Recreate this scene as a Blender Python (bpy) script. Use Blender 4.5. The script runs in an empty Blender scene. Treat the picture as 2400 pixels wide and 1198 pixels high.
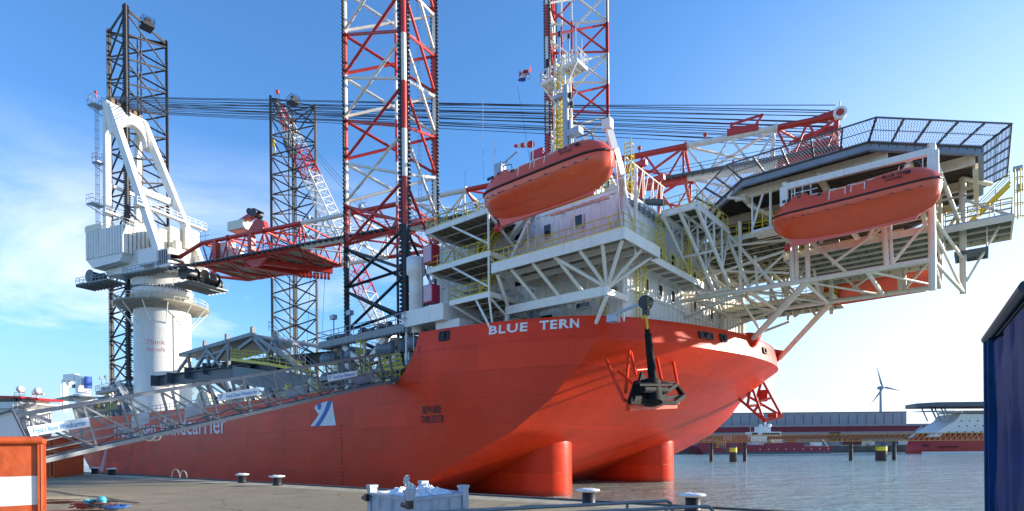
import bpy, math, random
from math import sin, cos, pi, radians, sqrt, atan2
from mathutils import Vector
random.seed(7)
# ------------------------------------------------------------------ camera, sky, sun
sc = bpy.context.scene
F0 = 1330.0; YH = 1040.0; RO = radians(0.5); HW = 5.3          # focal length in photo pixels, horizon row, roll, eye height over water
cam = bpy.data.objects.new('camera', bpy.data.cameras.new('camera')); sc.collection.objects.link(cam)
cam.data.sensor_width = 36.0; cam.data.lens = F0/2400*36
cam.data.shift_y = (YH-599)/2400.0; cam.data.clip_end = 20000; cam.data.clip_start = 0.3
cam.location = (0, 0, HW); cam.rotation_euler = (radians(90), 0, 0)
cam.rotation_mode = 'QUATERNION'
from mathutils import Quaternion
cam.rotation_quaternion = Quaternion((1, 0, 0), radians(90)) @ Quaternion((0, 0, 1), -RO)
sc.camera = cam
SUN_AZ = (0.98, 0.19); SUN_EL = radians(14.5)
world = bpy.data.worlds.new('World'); sc.world = world; world.use_nodes = True
def N(nt, t, **k):
    n = nt.nodes.new(t)
    for a, b in k.items(): setattr(n, a, b)
    return n
def sky_setup():
    nt = world.node_tree; nt.nodes.clear(); L = nt.links.new
    sk = N(nt, 'ShaderNodeTexSky', sky_type='NISHITA', sun_disc=False)
    sk.sun_elevation = SUN_EL; sk.sun_rotation = atan2(SUN_AZ[0], SUN_AZ[1]); sk.dust_density = 0.5; sk.ozone_density = 3.0; sk.air_density = 1.0
    tc = N(nt, 'ShaderNodeTexCoord')
    mp = N(nt, 'ShaderNodeMapping'); mp.inputs['Scale'].default_value = (1.0, 1.0, 2.6); mp.inputs['Location'].default_value = (3.1, 0.4, 0.2)
    L(tc.outputs['Generated'], mp.inputs['Vector'])
    n1 = N(nt, 'ShaderNodeTexNoise'); n1.inputs['Scale'].default_value = 2.1; n1.inputs['Detail'].default_value = 9; n1.inputs['Roughness'].default_value = .6; n1.inputs['Distortion'].default_value = .5
    L(mp.outputs[0], n1.inputs['Vector'])
    r1 = N(nt, 'ShaderNodeMapRange'); r1.inputs[1].default_value = .47; r1.inputs[2].default_value = .70; L(n1.outputs[0], r1.inputs[0])
    # clouds hang low: fade with elevation
    sep = N(nt, 'ShaderNodeSeparateXYZ'); L(tc.outputs['Generated'], sep.inputs[0])
    r2 = N(nt, 'ShaderNodeMapRange'); r2.inputs[1].default_value = .44; r2.inputs[2].default_value = .16; L(sep.outputs[2], r2.inputs[0])
    mu = N(nt, 'ShaderNodeMath', operation='MULTIPLY'); L(r1.outputs[0], mu.inputs[0]); L(r2.outputs[0], mu.inputs[1])
    # veil toward the sun side, low
    dt = N(nt, 'ShaderNodeVectorMath', operation='DOT_PRODUCT'); L(tc.outputs['Generated'], dt.inputs[0]); dt.inputs[1].default_value = (.86, .42, .28)
    r3 = N(nt, 'ShaderNodeMapRange', interpolation_type='SMOOTHSTEP'); r3.inputs[1].default_value = .56; r3.inputs[2].default_value = 1.06; L(dt.outputs['Value'], r3.inputs[0])
    r4 = N(nt, 'ShaderNodeMapRange'); r4.inputs[1].default_value = .62; r4.inputs[2].default_value = .0; L(sep.outputs[2], r4.inputs[0])
    m2 = N(nt, 'ShaderNodeMath', operation='MULTIPLY'); L(r3.outputs[0], m2.inputs[0]); L(r4.outputs[0], m2.inputs[1])
    ad = N(nt, 'ShaderNodeMath', operation='MAXIMUM', use_clamp=True); L(mu.outputs[0], ad.inputs[0]); L(m2.outputs[0], ad.inputs[1])
    tint = N(nt, 'ShaderNodeMix', data_type='RGBA', blend_type='MULTIPLY'); tint.inputs[0].default_value = 1
    L(sk.outputs[0], tint.inputs[6]); tint.inputs[7].default_value = (.84, 1.26, 1.62, 1)
    mx = N(nt, 'ShaderNodeMix', data_type='RGBA'); L(ad.outputs[0], mx.inputs[0]); L(tint.outputs[2], mx.inputs[6]); mx.inputs[7].default_value = (6.6, 6.7, 6.9, 1)
    r5 = N(nt, 'ShaderNodeMapRange', interpolation_type='SMOOTHSTEP'); r5.inputs[1].default_value = .26; r5.inputs[2].default_value = -.02; r5.inputs[4].default_value = .8; L(sep.outputs[2], r5.inputs[0])
    low = N(nt, 'ShaderNodeMix', data_type='RGBA'); L(r5.outputs[0], low.inputs[0]); L(tint.outputs[2], low.inputs[6]); low.inputs[7].default_value = (2.5, 3.2, 4.1, 1); L(low.outputs[2], mx.inputs[6])
    bg = N(nt, 'ShaderNodeBackground'); L(mx.outputs[2], bg.inputs[0]); bg.inputs[1].default_value = 0.115
    out = N(nt, 'ShaderNodeOutputWorld'); L(bg.outputs[0], out.inputs[0])
sky_setup()
sun = bpy.data.objects.new('sun', bpy.data.lights.new('sun', 'SUN')); sc.collection.objects.link(sun)
sun.data.energy = 4.9; sun.data.angle = radians(.55); sun.data.color = (1, .91, .78)
sd = Vector((SUN_AZ[0], SUN_AZ[1], 0)).normalized()*cos(SUN_EL); sd.z = sin(SUN_EL)
sun.rotation_mode = 'QUATERNION'; sun.rotation_quaternion = sd.to_track_quat('Z', 'Y')
sc.view_settings.view_transform = 'Standard'; sc.view_settings.look = 'None'; sc.view_settings.exposure = 0.92; sc.view_settings.gamma = 1
sc.cycles.max_bounces = 6; sc.cycles.diffuse_bounces = 3; sc.cycles.glossy_bounces = 3

# ------------------------------------------------------------------ frames: world (X right, Y away, Z up over the water) and ship (u forward, v port, w up)
FX, FY = 0.769, -0.639; OX, OY = 10.8, 69.1
def S(u, v, w): return (OX+u*FX-v*FY, OY+u*FY+v*FX, w)
def W2S(x, y, z): x -= OX; y -= OY; return (x*FX+y*FY, -x*FY+y*FX, z)
def ray(px, py):
    a = px-1200; b = YH-py; c, s = cos(RO), sin(RO)
    return ((a*c+b*s)/F0, 1.0, (-a*s+b*c)/F0)
def R(px, py, **k):                      # sight line of a survey point met with the plane u=, v= or w= of the ship -> ship coordinates
    d = ray(px, py); o = W2S(0, 0, HW); q = W2S(d[0], d[1], HW+d[2]); dd = [q[i]-o[i] for i in range(3)]
    for n, i in (('u', 0), ('v', 1), ('w', 2)):
        if n in k: t = (k[n]-o[i])/dd[i]
    return tuple(o[i]+dd[i]*t for i in range(3))
def G(px, py, Y=None, z=None):           # the same for world coordinates: at depth Y or height z
    d = ray(px, py)
    t = Y if Y is not None else (z-HW)/d[2]
    return (d[0]*t, t, HW+d[2]*t)
ID = lambda *a: a
V = Vector
# ------------------------------------------------------------------ mesh collecting
class MB:
    def __init__(s, fr=ID): s.v = []; s.f = []; s.mi = []; s.sm = []; s.fr = fr
    def add(s, vs, fs, mi=0, sm=False):
        b = len(s.v); s.v += [tuple(x) for x in vs]
        for f in fs: s.f.append(tuple(b+i for i in f)); s.mi.append(mi); s.sm.append(sm)
        return s
    def tube(s, p, q, r, n=6, mi=0, r2=None, cap=True):
        p = V(p); q = V(q); d = q-p
        if d.length < 1e-5: return s
        d.normalize(); a = d.cross(V((0, 0, 1)) if abs(d.z) < .95 else V((1, 0, 0))).normalized(); b = d.cross(a)
        r2 = r if r2 is None else r2; vs = []
        for c, rr in ((p, r), (q, r2)):
            for i in range(n):
                t = 2*pi*i/n+.3; vs.append(c+a*rr*cos(t)+b*rr*sin(t))
        s.add(vs, [(i, (i+1) % n, n+(i+1) % n, n+i) for i in range(n)], mi, n > 4)
        if cap: s.add(vs, [tuple(range(n))[::-1], tuple(range(n, 2*n))], mi)
        return s
    def path(s, pts, r, n=6, mi=0):
        for a, b in zip(pts, pts[1:]): s.tube(a, b, r, n, mi)
        return s
    def box(s, c, sz, mi=0, ax=None, bev=0):     # centre, full sizes, optional axes
        ax = ax or (V((1, 0, 0)), V((0, 1, 0)), V((0, 0, 1))); ax = [V(a).normalized() for a in ax]; c = V(c); vs = []
        for z in (-.5, .5):
            for x, y in ((-.5, -.5), (.5, -.5), (.5, .5), (-.5, .5)):
                vs.append(c+ax[0]*x*sz[0]+ax[1]*y*sz[1]+ax[2]*z*sz[2])
        return s.add(vs, [(3, 2, 1, 0), (4, 5, 6, 7), (0, 1, 5, 4), (1, 2, 6, 5), (2, 3, 7, 6), (3, 0, 4, 7)], mi)
    def bx(s, x0, x1, y0, y1, z0, z1, mi=0): return s.box(((x0+x1)/2, (y0+y1)/2, (z0+z1)/2), (abs(x1-x0), abs(y1-y0), abs(z1-z0)), mi)
    def beam(s, p, q, w, h, mi=0):
        p = V(p); q = V(q); d = (q-p); L = d.length
        if L < 1e-5: return s
        d.normalize(); a = d.cross(V((0, 0, 1)))
        a = a.normalized() if a.length > .05 else V((1, 0, 0)).cross(d).normalized()
        b = a.cross(d)
        return s.box((p+q)/2, (L, w, h), mi, (d, a, b))
    def ibeam(s, p, q, w, h, t=.05, mi=0):
        p = V(p); q = V(q); d = (q-p).normalized(); a = d.cross(V((0, 0, 1))).normalized(); b = a.cross(d)
        s.beam(p, q, t, h-2*t-.004, mi); s.beam(p+b*(h/2-t/2), q+b*(h/2-t/2), w, t, mi); s.beam(p-b*(h/2-t/2), q-b*(h/2-t/2), w, t, mi); return s
    def prism(s, poly, vec, mi=0):               # polygon (list of 3d points) extruded by vec
        n = len(poly); vec = V(vec); vs = [V(p) for p in poly]+[V(p)+vec for p in poly]
        return s.add(vs, [tuple(range(n))[::-1], tuple(range(n, 2*n))]+[(i, (i+1) % n, n+(i+1) % n, n+i) for i in range(n)], mi)
    def ball(s, c, r, mi=0, n=12, m=8, top=False):
        rx, ry, rz = (r, r, r) if not hasattr(r, '__len__') else r; vs = []; fs = []
        for j in range(m+1):
            ph = -pi/2+pi*j/m
            for i in range(n): t = 2*pi*i/n; vs.append((c[0]+rx*cos(ph)*cos(t), c[1]+ry*cos(ph)*sin(t), c[2]+rz*sin(ph)))
        for j in range(m):
            for i in range(n): fs.append((j*n+i, j*n+(i+1) % n, (j+1)*n+(i+1) % n, (j+1)*n+i))
        return s.add(vs, fs, mi, True)
    def lathe(s, c, prof, n=24, mi=0, ang=(0, 2*pi)):   # prof: (r, z) list
        vs = []; fs = []; full = abs(ang[1]-ang[0]-2*pi) < 1e-6; k = n if full else n+1
        for r, z in prof:
            for i in range(k): t = ang[0]+(ang[1]-ang[0])*i/n; vs.append((c[0]+r*cos(t), c[1]+r*sin(t), c[2]+z))
        for j in range(len(prof)-1):
            for i in range(n): fs.append((j*k+i, j*k+(i+1) % k, (j+1)*k+(i+1) % k, (j+1)*k+i))
        return s.add(vs, fs, mi, True)
    def rail(s, pts, h=1.1, r=.04, sp=1.6, mi=0, rails=(1.0, .52), toe=0):
        for a, b in zip(pts, pts[1:]):
            a = V(a); b = V(b); L = (b-a).length; k = max(1, int(round(L/sp)))
            for i in range(k+1):
                p = a.lerp(b, i/k); s.tube(p, p+V((0, 0, h)), r, 4, mi, cap=False)
            for t in rails: s.tube(a+V((0, 0, h*t)), b+V((0, 0, h*t)), r, 4, mi, cap=False)
            if toe: s.beam(a+V((0, 0, .08)), b+V((0, 0, .08)), .03, .16, mi)
        return s
    def ladder(s, a, b, w=.5, r=.035, side=None, mi=0, cage=0, step=.35):
        a = V(a); b = V(b); side = V(side or (1, 0, 0)).normalized()*w/2
        s.tube(a-side, b-side, r, 4, mi); s.tube(a+side, b+side, r, 4, mi)
        k = int((b-a).length/step)
        for i in range(1, k): p = a.lerp(b, i/k); s.tube(p-side, p+side, r*.8, 4, mi)
        if cage:
            out = side.cross(V((0, 0, 1))).normalized()*cage
            for i in range(0, k, 3):
                p = a.lerp(b, i/k); P = [p-side, p-side+out*.7, p-side*.5+out, p+side*.5+out, p+side+out*.7, p+side]; s.path(P, r*.8, 4, mi)
            for o in (-side+out*.7, out, side+out*.7): s.tube(a+o, b+o, r*.7, 4, mi)
        return s
    def stairs(s, a, b, w=.8, side=None, mi=0, rail=True):
        a = V(a); b = V(b); d = V((b-a)); side = V(side).normalized()*w/2
        for sg in (-1, 1):
            s.beam(a+side*sg, b+side*sg, .05, .22, mi)
            if rail:
                s.tube(a+side*sg+V((0, 0, 1)), b+side*sg+V((0, 0, 1)), .035, 4, mi)
                s.tube(a+side*sg+V((0, 0, .5)), b+side*sg+V((0, 0, .5)), .03, 4, mi)
                k = max(2, int(d.length/1.2))
                for i in range(k+1): p = a.lerp(b, i/k)+side*sg; s.tube(p, p+V((0, 0, 1)), .03, 4, mi)
        k = int(abs(d.z)/.22)+1; hd = V((d.x, d.y, 0)).normalized()
        for i in range(1, k): s.box(a.lerp(b, i/k), (.25, w, .03), mi, (hd, side, V((0, 0, 1))))
        return s
def link(o, parent=None):
    sc.collection.objects.link(o)
    if parent: o.parent = parent
    return o
def wloc(o):
    p = V((0, 0, 0))
    while o: p = p+V(o.location); o = o.parent
    return p
SPLIT = {'caged_ladder', 'strut_foot', 'rolled_rim', 'tip_frame', 'yellow_railing', 'aerial', 'jacking_pipework', 'jacking_column', 'roof_equipment', 'floodlight', 'navigation_light', 'corner_lattice', 'boom_rest', 'lifeboat_davit', 'ladder', 'whip_aerial', 'red_signal_box', 'grab_eye', 'side_hatch', 'hook_sheaves', 'boom_top_fittings', 'access_ladder', 'radar_equipment', 'gallery_railing', 'railing', 'cable_hoop', 'machinery_platform', 'under_deck_pipework', 'jacking_house', 'cross_gallery', 'back_mast', 'scupper', 'grab_line', 'porthole', 'hand_rail', 'fender_line', 'cable_tray', 'reflective_strip', 'deck_fitting', 'bridge_window', 'helideck_strut', 'mast', 'superstructure', 'boom_cabinet', 'anchor_davit', 'pale_band', 'roof_seam', 'pendant_rope', 'lifting_strop', 'white_cradle', 'draught_mark', 'raking_leg', 'access_stairs', 'yellow_walkway', 'radar_dome', 'operator_cab', 'bracket', 'latch', 'hydraulic_house', 'pedestal_stairs', 'porthole_row', 'hawse_opening', 'float', 'hoist_box', 'mast_platform', 'stair_tower', 'floodlight_post', 'stairs', 'red_cabinet', 'roof_railing', 'mooring_winch', 'corner_post', 'edge_girder', 'winch_deck', 'folded_jib', 'provision_crane', 'company_lettering_', 'yard', 'platform_bracket'}
def clusters(mb):
    n = len(mb.v); par = list(range(n))
    def find(a):
        while par[a] != a: par[a] = par[par[a]]; a = par[a]
        return a
    for f in mb.f:
        r = find(f[0])
        for i in f[1:]:
            q = find(i)
            if q != r: par[q] = r
    comp = {}
    for i in range(n): comp.setdefault(find(i), []).append(i)
    C = []
    for ids in comp.values():
        P = [mb.v[i] for i in ids]; C.append([ids, [min(p[k] for p in P)-.12 for k in range(3)], [max(p[k] for p in P)+.12 for k in range(3)]])
    if len(C) > 400: return None
    g = list(range(len(C)))
    def fg(a):
        while g[a] != a: g[a] = g[g[a]]; a = g[a]
        return a
    for i in range(len(C)):
        for j in range(i):
            if fg(i) != fg(j) and all(C[i][1][k] < C[j][2][k] and C[j][1][k] < C[i][2][k] for k in range(3)): g[fg(i)] = fg(j)
    out = {}
    for i in range(len(C)): out.setdefault(fg(i), set()).update(C[i][0])
    return list(out.values())
def build(mb, name, mats, parent=None, label=None, cat=None, group=None, kind=None, smooth_angle=None):
    if parent and name in SPLIT:
        cl = clusters(mb)
        if cl and 1 < len(cl) < 40:
            o = None
            for ids in cl:
                m2 = MB(mb.fr); mp = {}
                for i in sorted(ids): mp[i] = len(m2.v); m2.v.append(mb.v[i])
                for f, mi, sm in zip(mb.f, mb.mi, mb.sm):
                    if f[0] in ids: m2.f.append(tuple(mp[i] for i in f)); m2.mi.append(mi); m2.sm.append(sm)
                if m2.f: o = build1(m2, name, mats, parent, label, cat, group, kind)
            return o
    return build1(mb, name, mats, parent, label, cat, group, kind)
def build1(mb, name, mats, parent=None, label=None, cat=None, group=None, kind=None):
    if not isinstance(mats, (list, tuple)): mats = [mats]
    P = [V(mb.fr(*p)) for p in mb.v]
    if parent: o0 = wloc(parent)
    else:
        xs = [p.x for p in P]; ys = [p.y for p in P]; o0 = V(((min(xs)+max(xs))/2, (min(ys)+max(ys))/2, min(p.z for p in P)))
        if kind == 'structure': o0 = V((0, 0, 0))
    me = bpy.data.meshes.new(name); me.from_pydata([tuple(p-o0) for p in P], [], mb.f)
    for m in mats: me.materials.append(m)
    me.polygons.foreach_set('material_index', mb.mi); me.polygons.foreach_set('use_smooth', mb.sm); me.update()
    o = bpy.data.objects.new(name, me); link(o, parent)
    if not parent: o.location = o0
    tag(o, label, cat, group, kind); return o
def tag(o, label=None, cat=None, group=None, kind=None):
    if label: o['label'] = label
    if cat: o['category'] = cat
    if group: o['group'] = group
    if kind: o['kind'] = kind
def thing(name, loc, label, cat, group=None):
    o = bpy.data.objects.new(name, None); o.empty_display_size = .5; link(o); o.location = loc; tag(o, label, cat, group); return o
def copy_tree(o, loc=None, rz=0, label=None, parent=None):
    c = o.copy(); sc.collection.objects.link(c)
    if parent: c.parent = parent
    if loc is not None: c.location = loc
    if rz: c.rotation_euler = (0, 0, rz)
    if label: c['label'] = label
    for ch in list(o.children): copy_tree(ch, parent=c)
    return c
def text(mb, s, o, xd, size, up=None, wid=None, mi=0, th=.02, off=0., shear=0, mapf=None, center=True, spc=1.0):
    """flat letters on a surface: o = lower-middle point, xd = reading direction, up = up direction"""
    cu = bpy.data.curves.new('t', 'FONT'); cu.body = s; cu.size = 1; cu.offset = off; cu.space_character = spc; cu.resolution_u = 3; cu.shear = shear
    ob = bpy.data.objects.new('t', cu); sc.collection.objects.link(ob); dg = bpy.context.evaluated_depsgraph_get(); me = ob.evaluated_get(dg).to_mesh()
    vs = [v.co.copy() for v in me.vertices]; fs = [tuple(p.vertices) for p in me.polygons]; ob.evaluated_get(dg).to_mesh_clear()
    bpy.data.objects.remove(ob); bpy.data.curves.remove(cu)
    x0 = min(v.x for v in vs); x1 = max(v.x for v in vs); y0 = min(v.y for v in vs); y1 = max(v.y for v in vs)
    k = size/(y1-y0); kx = (wid/(x1-x0)) if wid else k; cx = (x0+x1)/2 if center else x0
    if mapf: pts = [mapf((v.x-cx)*kx, (v.y-y0)*k) for v in vs]
    else:
        xd = V(xd).normalized(); up = V(up or (0, 0, 1)); nn = xd.cross(up).normalized()*th; o = V(o)
        pts = [o+xd*(v.x-cx)*kx+up*(v.y-y0)*k+nn for v in vs]
    return mb.add(pts, fs, mi)
# ------------------------------------------------------------------ materials
MATS = {}
def mat(name, col, rough=.5, metal=0, var=.12, scale=1.5, grime=None, gs=.35, bump=.0, bscale=3., streak=0, coat=0, spec=None, fine=.06):
    if name in MATS: return MATS[name]
    m = bpy.data.materials.new(name); m.use_nodes = True; nt = m.node_tree; L = nt.links.new; b = nt.nodes['Principled BSDF']
    g = N(nt, 'ShaderNodeNewGeometry')
    n = N(nt, 'ShaderNodeTexNoise'); n.inputs['Scale'].default_value = scale; n.inputs['Detail'].default_value = 6; n.inputs['Roughness'].default_value = .65; L(g.outputs['Position'], n.inputs['Vector'])
    r = N(nt, 'ShaderNodeMapRange'); r.inputs[1].default_value = .3; r.inputs[2].default_value = .7; r.inputs[3].default_value = 1-var; r.inputs[4].default_value = 1+var; L(n.outputs[0], r.inputs[0])
    mx = N(nt, 'ShaderNodeMix', data_type='RGBA', blend_type='MULTIPLY'); mx.inputs[0].default_value = 1; mx.inputs[6].default_value = (*col, 1)
    L(r.outputs[0], mx.inputs[7]); last = mx.outputs[2]
    if grime:
        mp = N(nt, 'ShaderNodeMapping'); mp.inputs['Scale'].default_value = (1, 1, .12 if streak else 1); L(g.outputs['Position'], mp.inputs['Vector'])
        n2 = N(nt, 'ShaderNodeTexNoise'); n2.inputs['Scale'].default_value = 2.3 if streak else 1.1; n2.inputs['Detail'].default_value = 8; n2.inputs['Roughness'].default_value = .7; L(mp.outputs[0], n2.inputs['Vector'])
        r2 = N(nt, 'ShaderNodeMapRange'); r2.inputs[1].default_value = .54; r2.inputs[2].default_value = .76; r2.inputs[4].default_value = gs; L(n2.outputs[0], r2.inputs[0])
        m2 = N(nt, 'ShaderNodeMix', data_type='RGBA'); L(r2.outputs[0], m2.inputs[0]); L(last, m2.inputs[6]); m2.inputs[7].default_value = (*grime, 1); last = m2.outputs[2]
    L(last, b.inputs['Base Color'])
    b.inputs['Roughness'].default_value = rough; b.inputs['Metallic'].default_value = metal
    if coat: b.inputs['Coat Weight'].default_value = coat; b.inputs['Coat Roughness'].default_value = .12
    if spec is not None: b.inputs['Specular IOR Level'].default_value = spec
    if bump:
        n3 = N(nt, 'ShaderNodeTexNoise'); n3.inputs['Scale'].default_value = bscale; n3.inputs['Detail'].default_value = 4; L(g.outputs['Position'], n3.inputs['Vector'])
        bp = N(nt, 'ShaderNodeBump'); bp.inputs['Strength'].default_value = bump; bp.inputs['Distance'].default_value = .1; L(n3.outputs[0], bp.inputs['Height']); L(bp.outputs[0], b.inputs['Normal'])
    MATS[name] = m; return m
RUST = (.16, .06, .025)
m_white = mat('white_paint', (.78, .77, .73), .45, grime=(.34, .27, .19), gs=.45, streak=1, var=.06)
m_cream = mat('cream_paint', (.74, .69, .55), .5, grime=(.36, .27, .16), gs=.4, streak=1, var=.07)
m_whited = mat('weathered_white_wall', (.77, .76, .72), .55, grime=(.36, .28, .19), gs=.6, streak=1, var=.09, scale=.5)
m_yel = mat('yellow_paint', (.66, .52, .035), .5, var=.2, scale=4)
m_red = mat('red_steel', (.50, .035, .025), .4, var=.15, grime=(.2, .05, .04), gs=.4)
m_redw = mat('white_leg_steel', (.72, .70, .64), .5, grime=(.4, .26, .14), gs=.5, streak=1, var=.08)
m_black = mat('black_steel', (.014, .014, .017), .42, grime=(.07, .045, .03), gs=.8, var=.3)
m_rustblk = mat('rusty_dark_steel', (.028, .022, .02), .5, grime=(.13, .065, .035), gs=.9, var=.4, scale=3)
m_grey = mat('grey_steel', (.22, .24, .25), .5, grime=(.12, .09, .06), gs=.5, var=.18)
m_dgrey = mat('dark_grey_steel', (.085, .10, .12), .45, grime=(.05, .045, .04), gs=.5, var=.2)
m_alu = mat('aluminium', (.21, .22, .235), .45, metal=.3, var=.12, scale=5, grime=(.25, .24, .22), gs=.4)
m_galv = mat('galvanised_grey', (.36, .42, .50), .45, metal=.2, var=.15, scale=6, grime=(.17, .19, .21), gs=.7, streak=1)
m_boat = mat('orange_fibreglass', (.78, .085, .022), .28, var=.06, grime=(.42, .09, .05), gs=.45, streak=1, coat=.35)
m_grate = mat('deck_grating', (.13, .14, .14), .7, var=.25, scale=6)
m_under = mat('deck_underside', (.30, .27, .22), .6, grime=(.13, .10, .07), gs=.6, var=.2)
m_glass = mat('dark_glass', (.012, .016, .02), .08, var=.1)
m_wire = mat('steel_wire', (.045, .055, .075), .5, var=.1)
m_ltxt = mat('pale_lettering', (.70, .72, .75), .5, var=.06, grime=(.5, .3, .28), gs=.3)
m_btxt = mat('black_lettering', (.012, .012, .014), .5, var=.1)
m_blue = mat('blue_lettering', (.06, .26, .60), .5, var=.08)
m_banner = mat('pale_banner', (.70, .76, .80), .5, var=.05)
m_pinkred = mat('faded_crimson', (.45, .03, .07), .5, var=.15)
def hull_mat(name, col, low):
    m = bpy.data.materials.new(name); m.use_nodes = True; nt = m.node_tree; L = nt.links.new; b = nt.nodes['Principled BSDF']
    g = N(nt, 'ShaderNodeNewGeometry'); mp = N(nt, 'ShaderNodeMapping', vector_type='POINT'); mp.inputs['Rotation'].default_value = (0, 0, atan2(.639, .769)); L(g.outputs['Position'], mp.inputs['Vector'])
    sw = N(nt, 'ShaderNodeSeparateXYZ'); L(mp.outputs[0], sw.inputs[0]); cb = N(nt, 'ShaderNodeCombineXYZ'); L(sw.outputs[0], cb.inputs[0]); L(sw.outputs[2], cb.inputs[1])
    br = N(nt, 'ShaderNodeTexBrick'); br.offset = .5; br.inputs['Scale'].default_value = 1; br.inputs['Brick Width'].default_value = 8.6; br.inputs['Row Height'].default_value = 2.35; br.inputs['Mortar Size'].default_value = .022; br.inputs['Mortar Smooth'].default_value = .4
    br.inputs['Color1'].default_value = (.88, .88, .88, 1); br.inputs['Color2'].default_value = (1.07, 1.07, 1.07, 1); br.inputs['Mortar'].default_value = (.76, .76, .76, 1); L(cb.outputs[0], br.inputs['Vector'])
    n = N(nt, 'ShaderNodeTexNoise'); n.inputs['Scale'].default_value = .16; n.inputs['Detail'].default_value = 7; n.inputs['Roughness'].default_value = .6; L(g.outputs['Position'], n.inputs['Vector'])
    rr = N(nt, 'ShaderNodeMapRange'); rr.inputs[1].default_value = .3; rr.inputs[2].default_value = .7; rr.inputs[3].default_value = .86; rr.inputs[4].default_value = 1.14; L(n.outputs[0], rr.inputs[0])
    c0 = N(nt, 'ShaderNodeMix', data_type='RGBA', blend_type='MULTIPLY'); c0.inputs[0].default_value = 1; c0.inputs[6].default_value = (*col, 1); L(br.outputs['Color'], c0.inputs[7])
    c1 = N(nt, 'ShaderNodeMix', data_type='RGBA', blend_type='MULTIPLY'); c1.inputs[0].default_value = 1; L(c0.outputs[2], c1.inputs[6]); L(rr.outputs[0], c1.inputs[7])
    # paler scuffed, salt-faded patches (horizontal rubbing)
    m2p = N(nt, 'ShaderNodeMapping'); m2p.inputs['Scale'].default_value = (.22, .22, 1.5); L(g.outputs['Position'], m2p.inputs['Vector'])
    n2 = N(nt, 'ShaderNodeTexNoise'); n2.inputs['Scale'].default_value = .8; n2.inputs['Detail'].default_value = 9; n2.inputs['Roughness'].default_value = .72; L(m2p.outputs[0], n2.inputs['Vector'])
    r2 = N(nt, 'ShaderNodeMapRange'); r2.inputs[1].default_value = .55; r2.inputs[2].default_value = .78; r2.inputs[4].default_value = .32; L(n2.outputs[0], r2.inputs[0])
    c2 = N(nt, 'ShaderNodeMix', data_type='RGBA'); L(r2.outputs[0], c2.inputs[0]); L(c1.outputs[2], c2.inputs[6]); c2.inputs[7].default_value = (.72, .085, .04, 1)
    # rusty streaks
    m3p = N(nt, 'ShaderNodeMapping'); m3p.inputs['Scale'].default_value = (1.6, 1.6, .09); L(g.outputs['Position'], m3p.inputs['Vector'])
    n3 = N(nt, 'ShaderNodeTexNoise'); n3.inputs['Scale'].default_value = 1; n3.inputs['Detail'].default_value = 6; L(m3p.outputs[0], n3.inputs['Vector'])
    r3 = N(nt, 'ShaderNodeMapRange'); r3.inputs[1].default_value = .6; r3.inputs[2].default_value = .8; r3.inputs[4].default_value = .3; L(n3.outputs[0], r3.inputs[0])
    c3 = N(nt, 'ShaderNodeMix', data_type='RGBA'); L(r3.outputs[0], c3.inputs[0]); L(c2.outputs[2], c3.inputs[6]); c3.inputs[7].default_value = (.24, .05, .035, 1)
    # waterline growth band
    sz = N(nt, 'ShaderNodeSeparateXYZ'); L(g.outputs['Position'], sz.inputs[0])
    r4 = N(nt, 'ShaderNodeMapRange'); r4.inputs[1].default_value = .75; r4.inputs[2].default_value = .1; r4.inputs[4].default_value = .75; L(sz.outputs[2], r4.inputs[0])
    c4 = N(nt, 'ShaderNodeMix', data_type='RGBA'); L(r4.outputs[0], c4.inputs[0]); L(c3.outputs[2], c4.inputs[6]); c4.inputs[7].default_value = (*low, 1)
    L(c4.outputs[2], b.inputs['Base Color']); b.inputs['Specular IOR Level'].default_value = .22; b.inputs['Roughness'].default_value = .33
    rg = N(nt, 'ShaderNodeMapRange'); rg.inputs[3].default_value = .24; rg.inputs[4].default_value = .5; L(n2.outputs[0], rg.inputs[0]); L(rg.outputs[0], b.inputs['Roughness'])
    nb = N(nt, 'ShaderNodeTexNoise'); nb.inputs['Scale'].default_value = .55; nb.inputs['Detail'].default_value = 3; L(g.outputs['Position'], nb.inputs['Vector'])
    b1 = N(nt, 'ShaderNodeBump'); b1.inputs['Strength'].default_value = .35; b1.inputs['Distance'].default_value = .12; L(nb.outputs[0], b1.inputs['Height'])
    b2 = N(nt, 'ShaderNodeBump'); b2.inputs['Strength'].default_value = .5; b2.inputs['Distance'].default_value = .02; L(br.outputs['Fac'], b2.inputs['Height']); L(b1.outputs[0], b2.inputs['Normal']); L(b2.outputs[0], b.inputs['Normal'])
    return m
m_hull = hull_mat('red_hull_paint', (.72, .043, .010), (.16, .035, .02))
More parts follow.
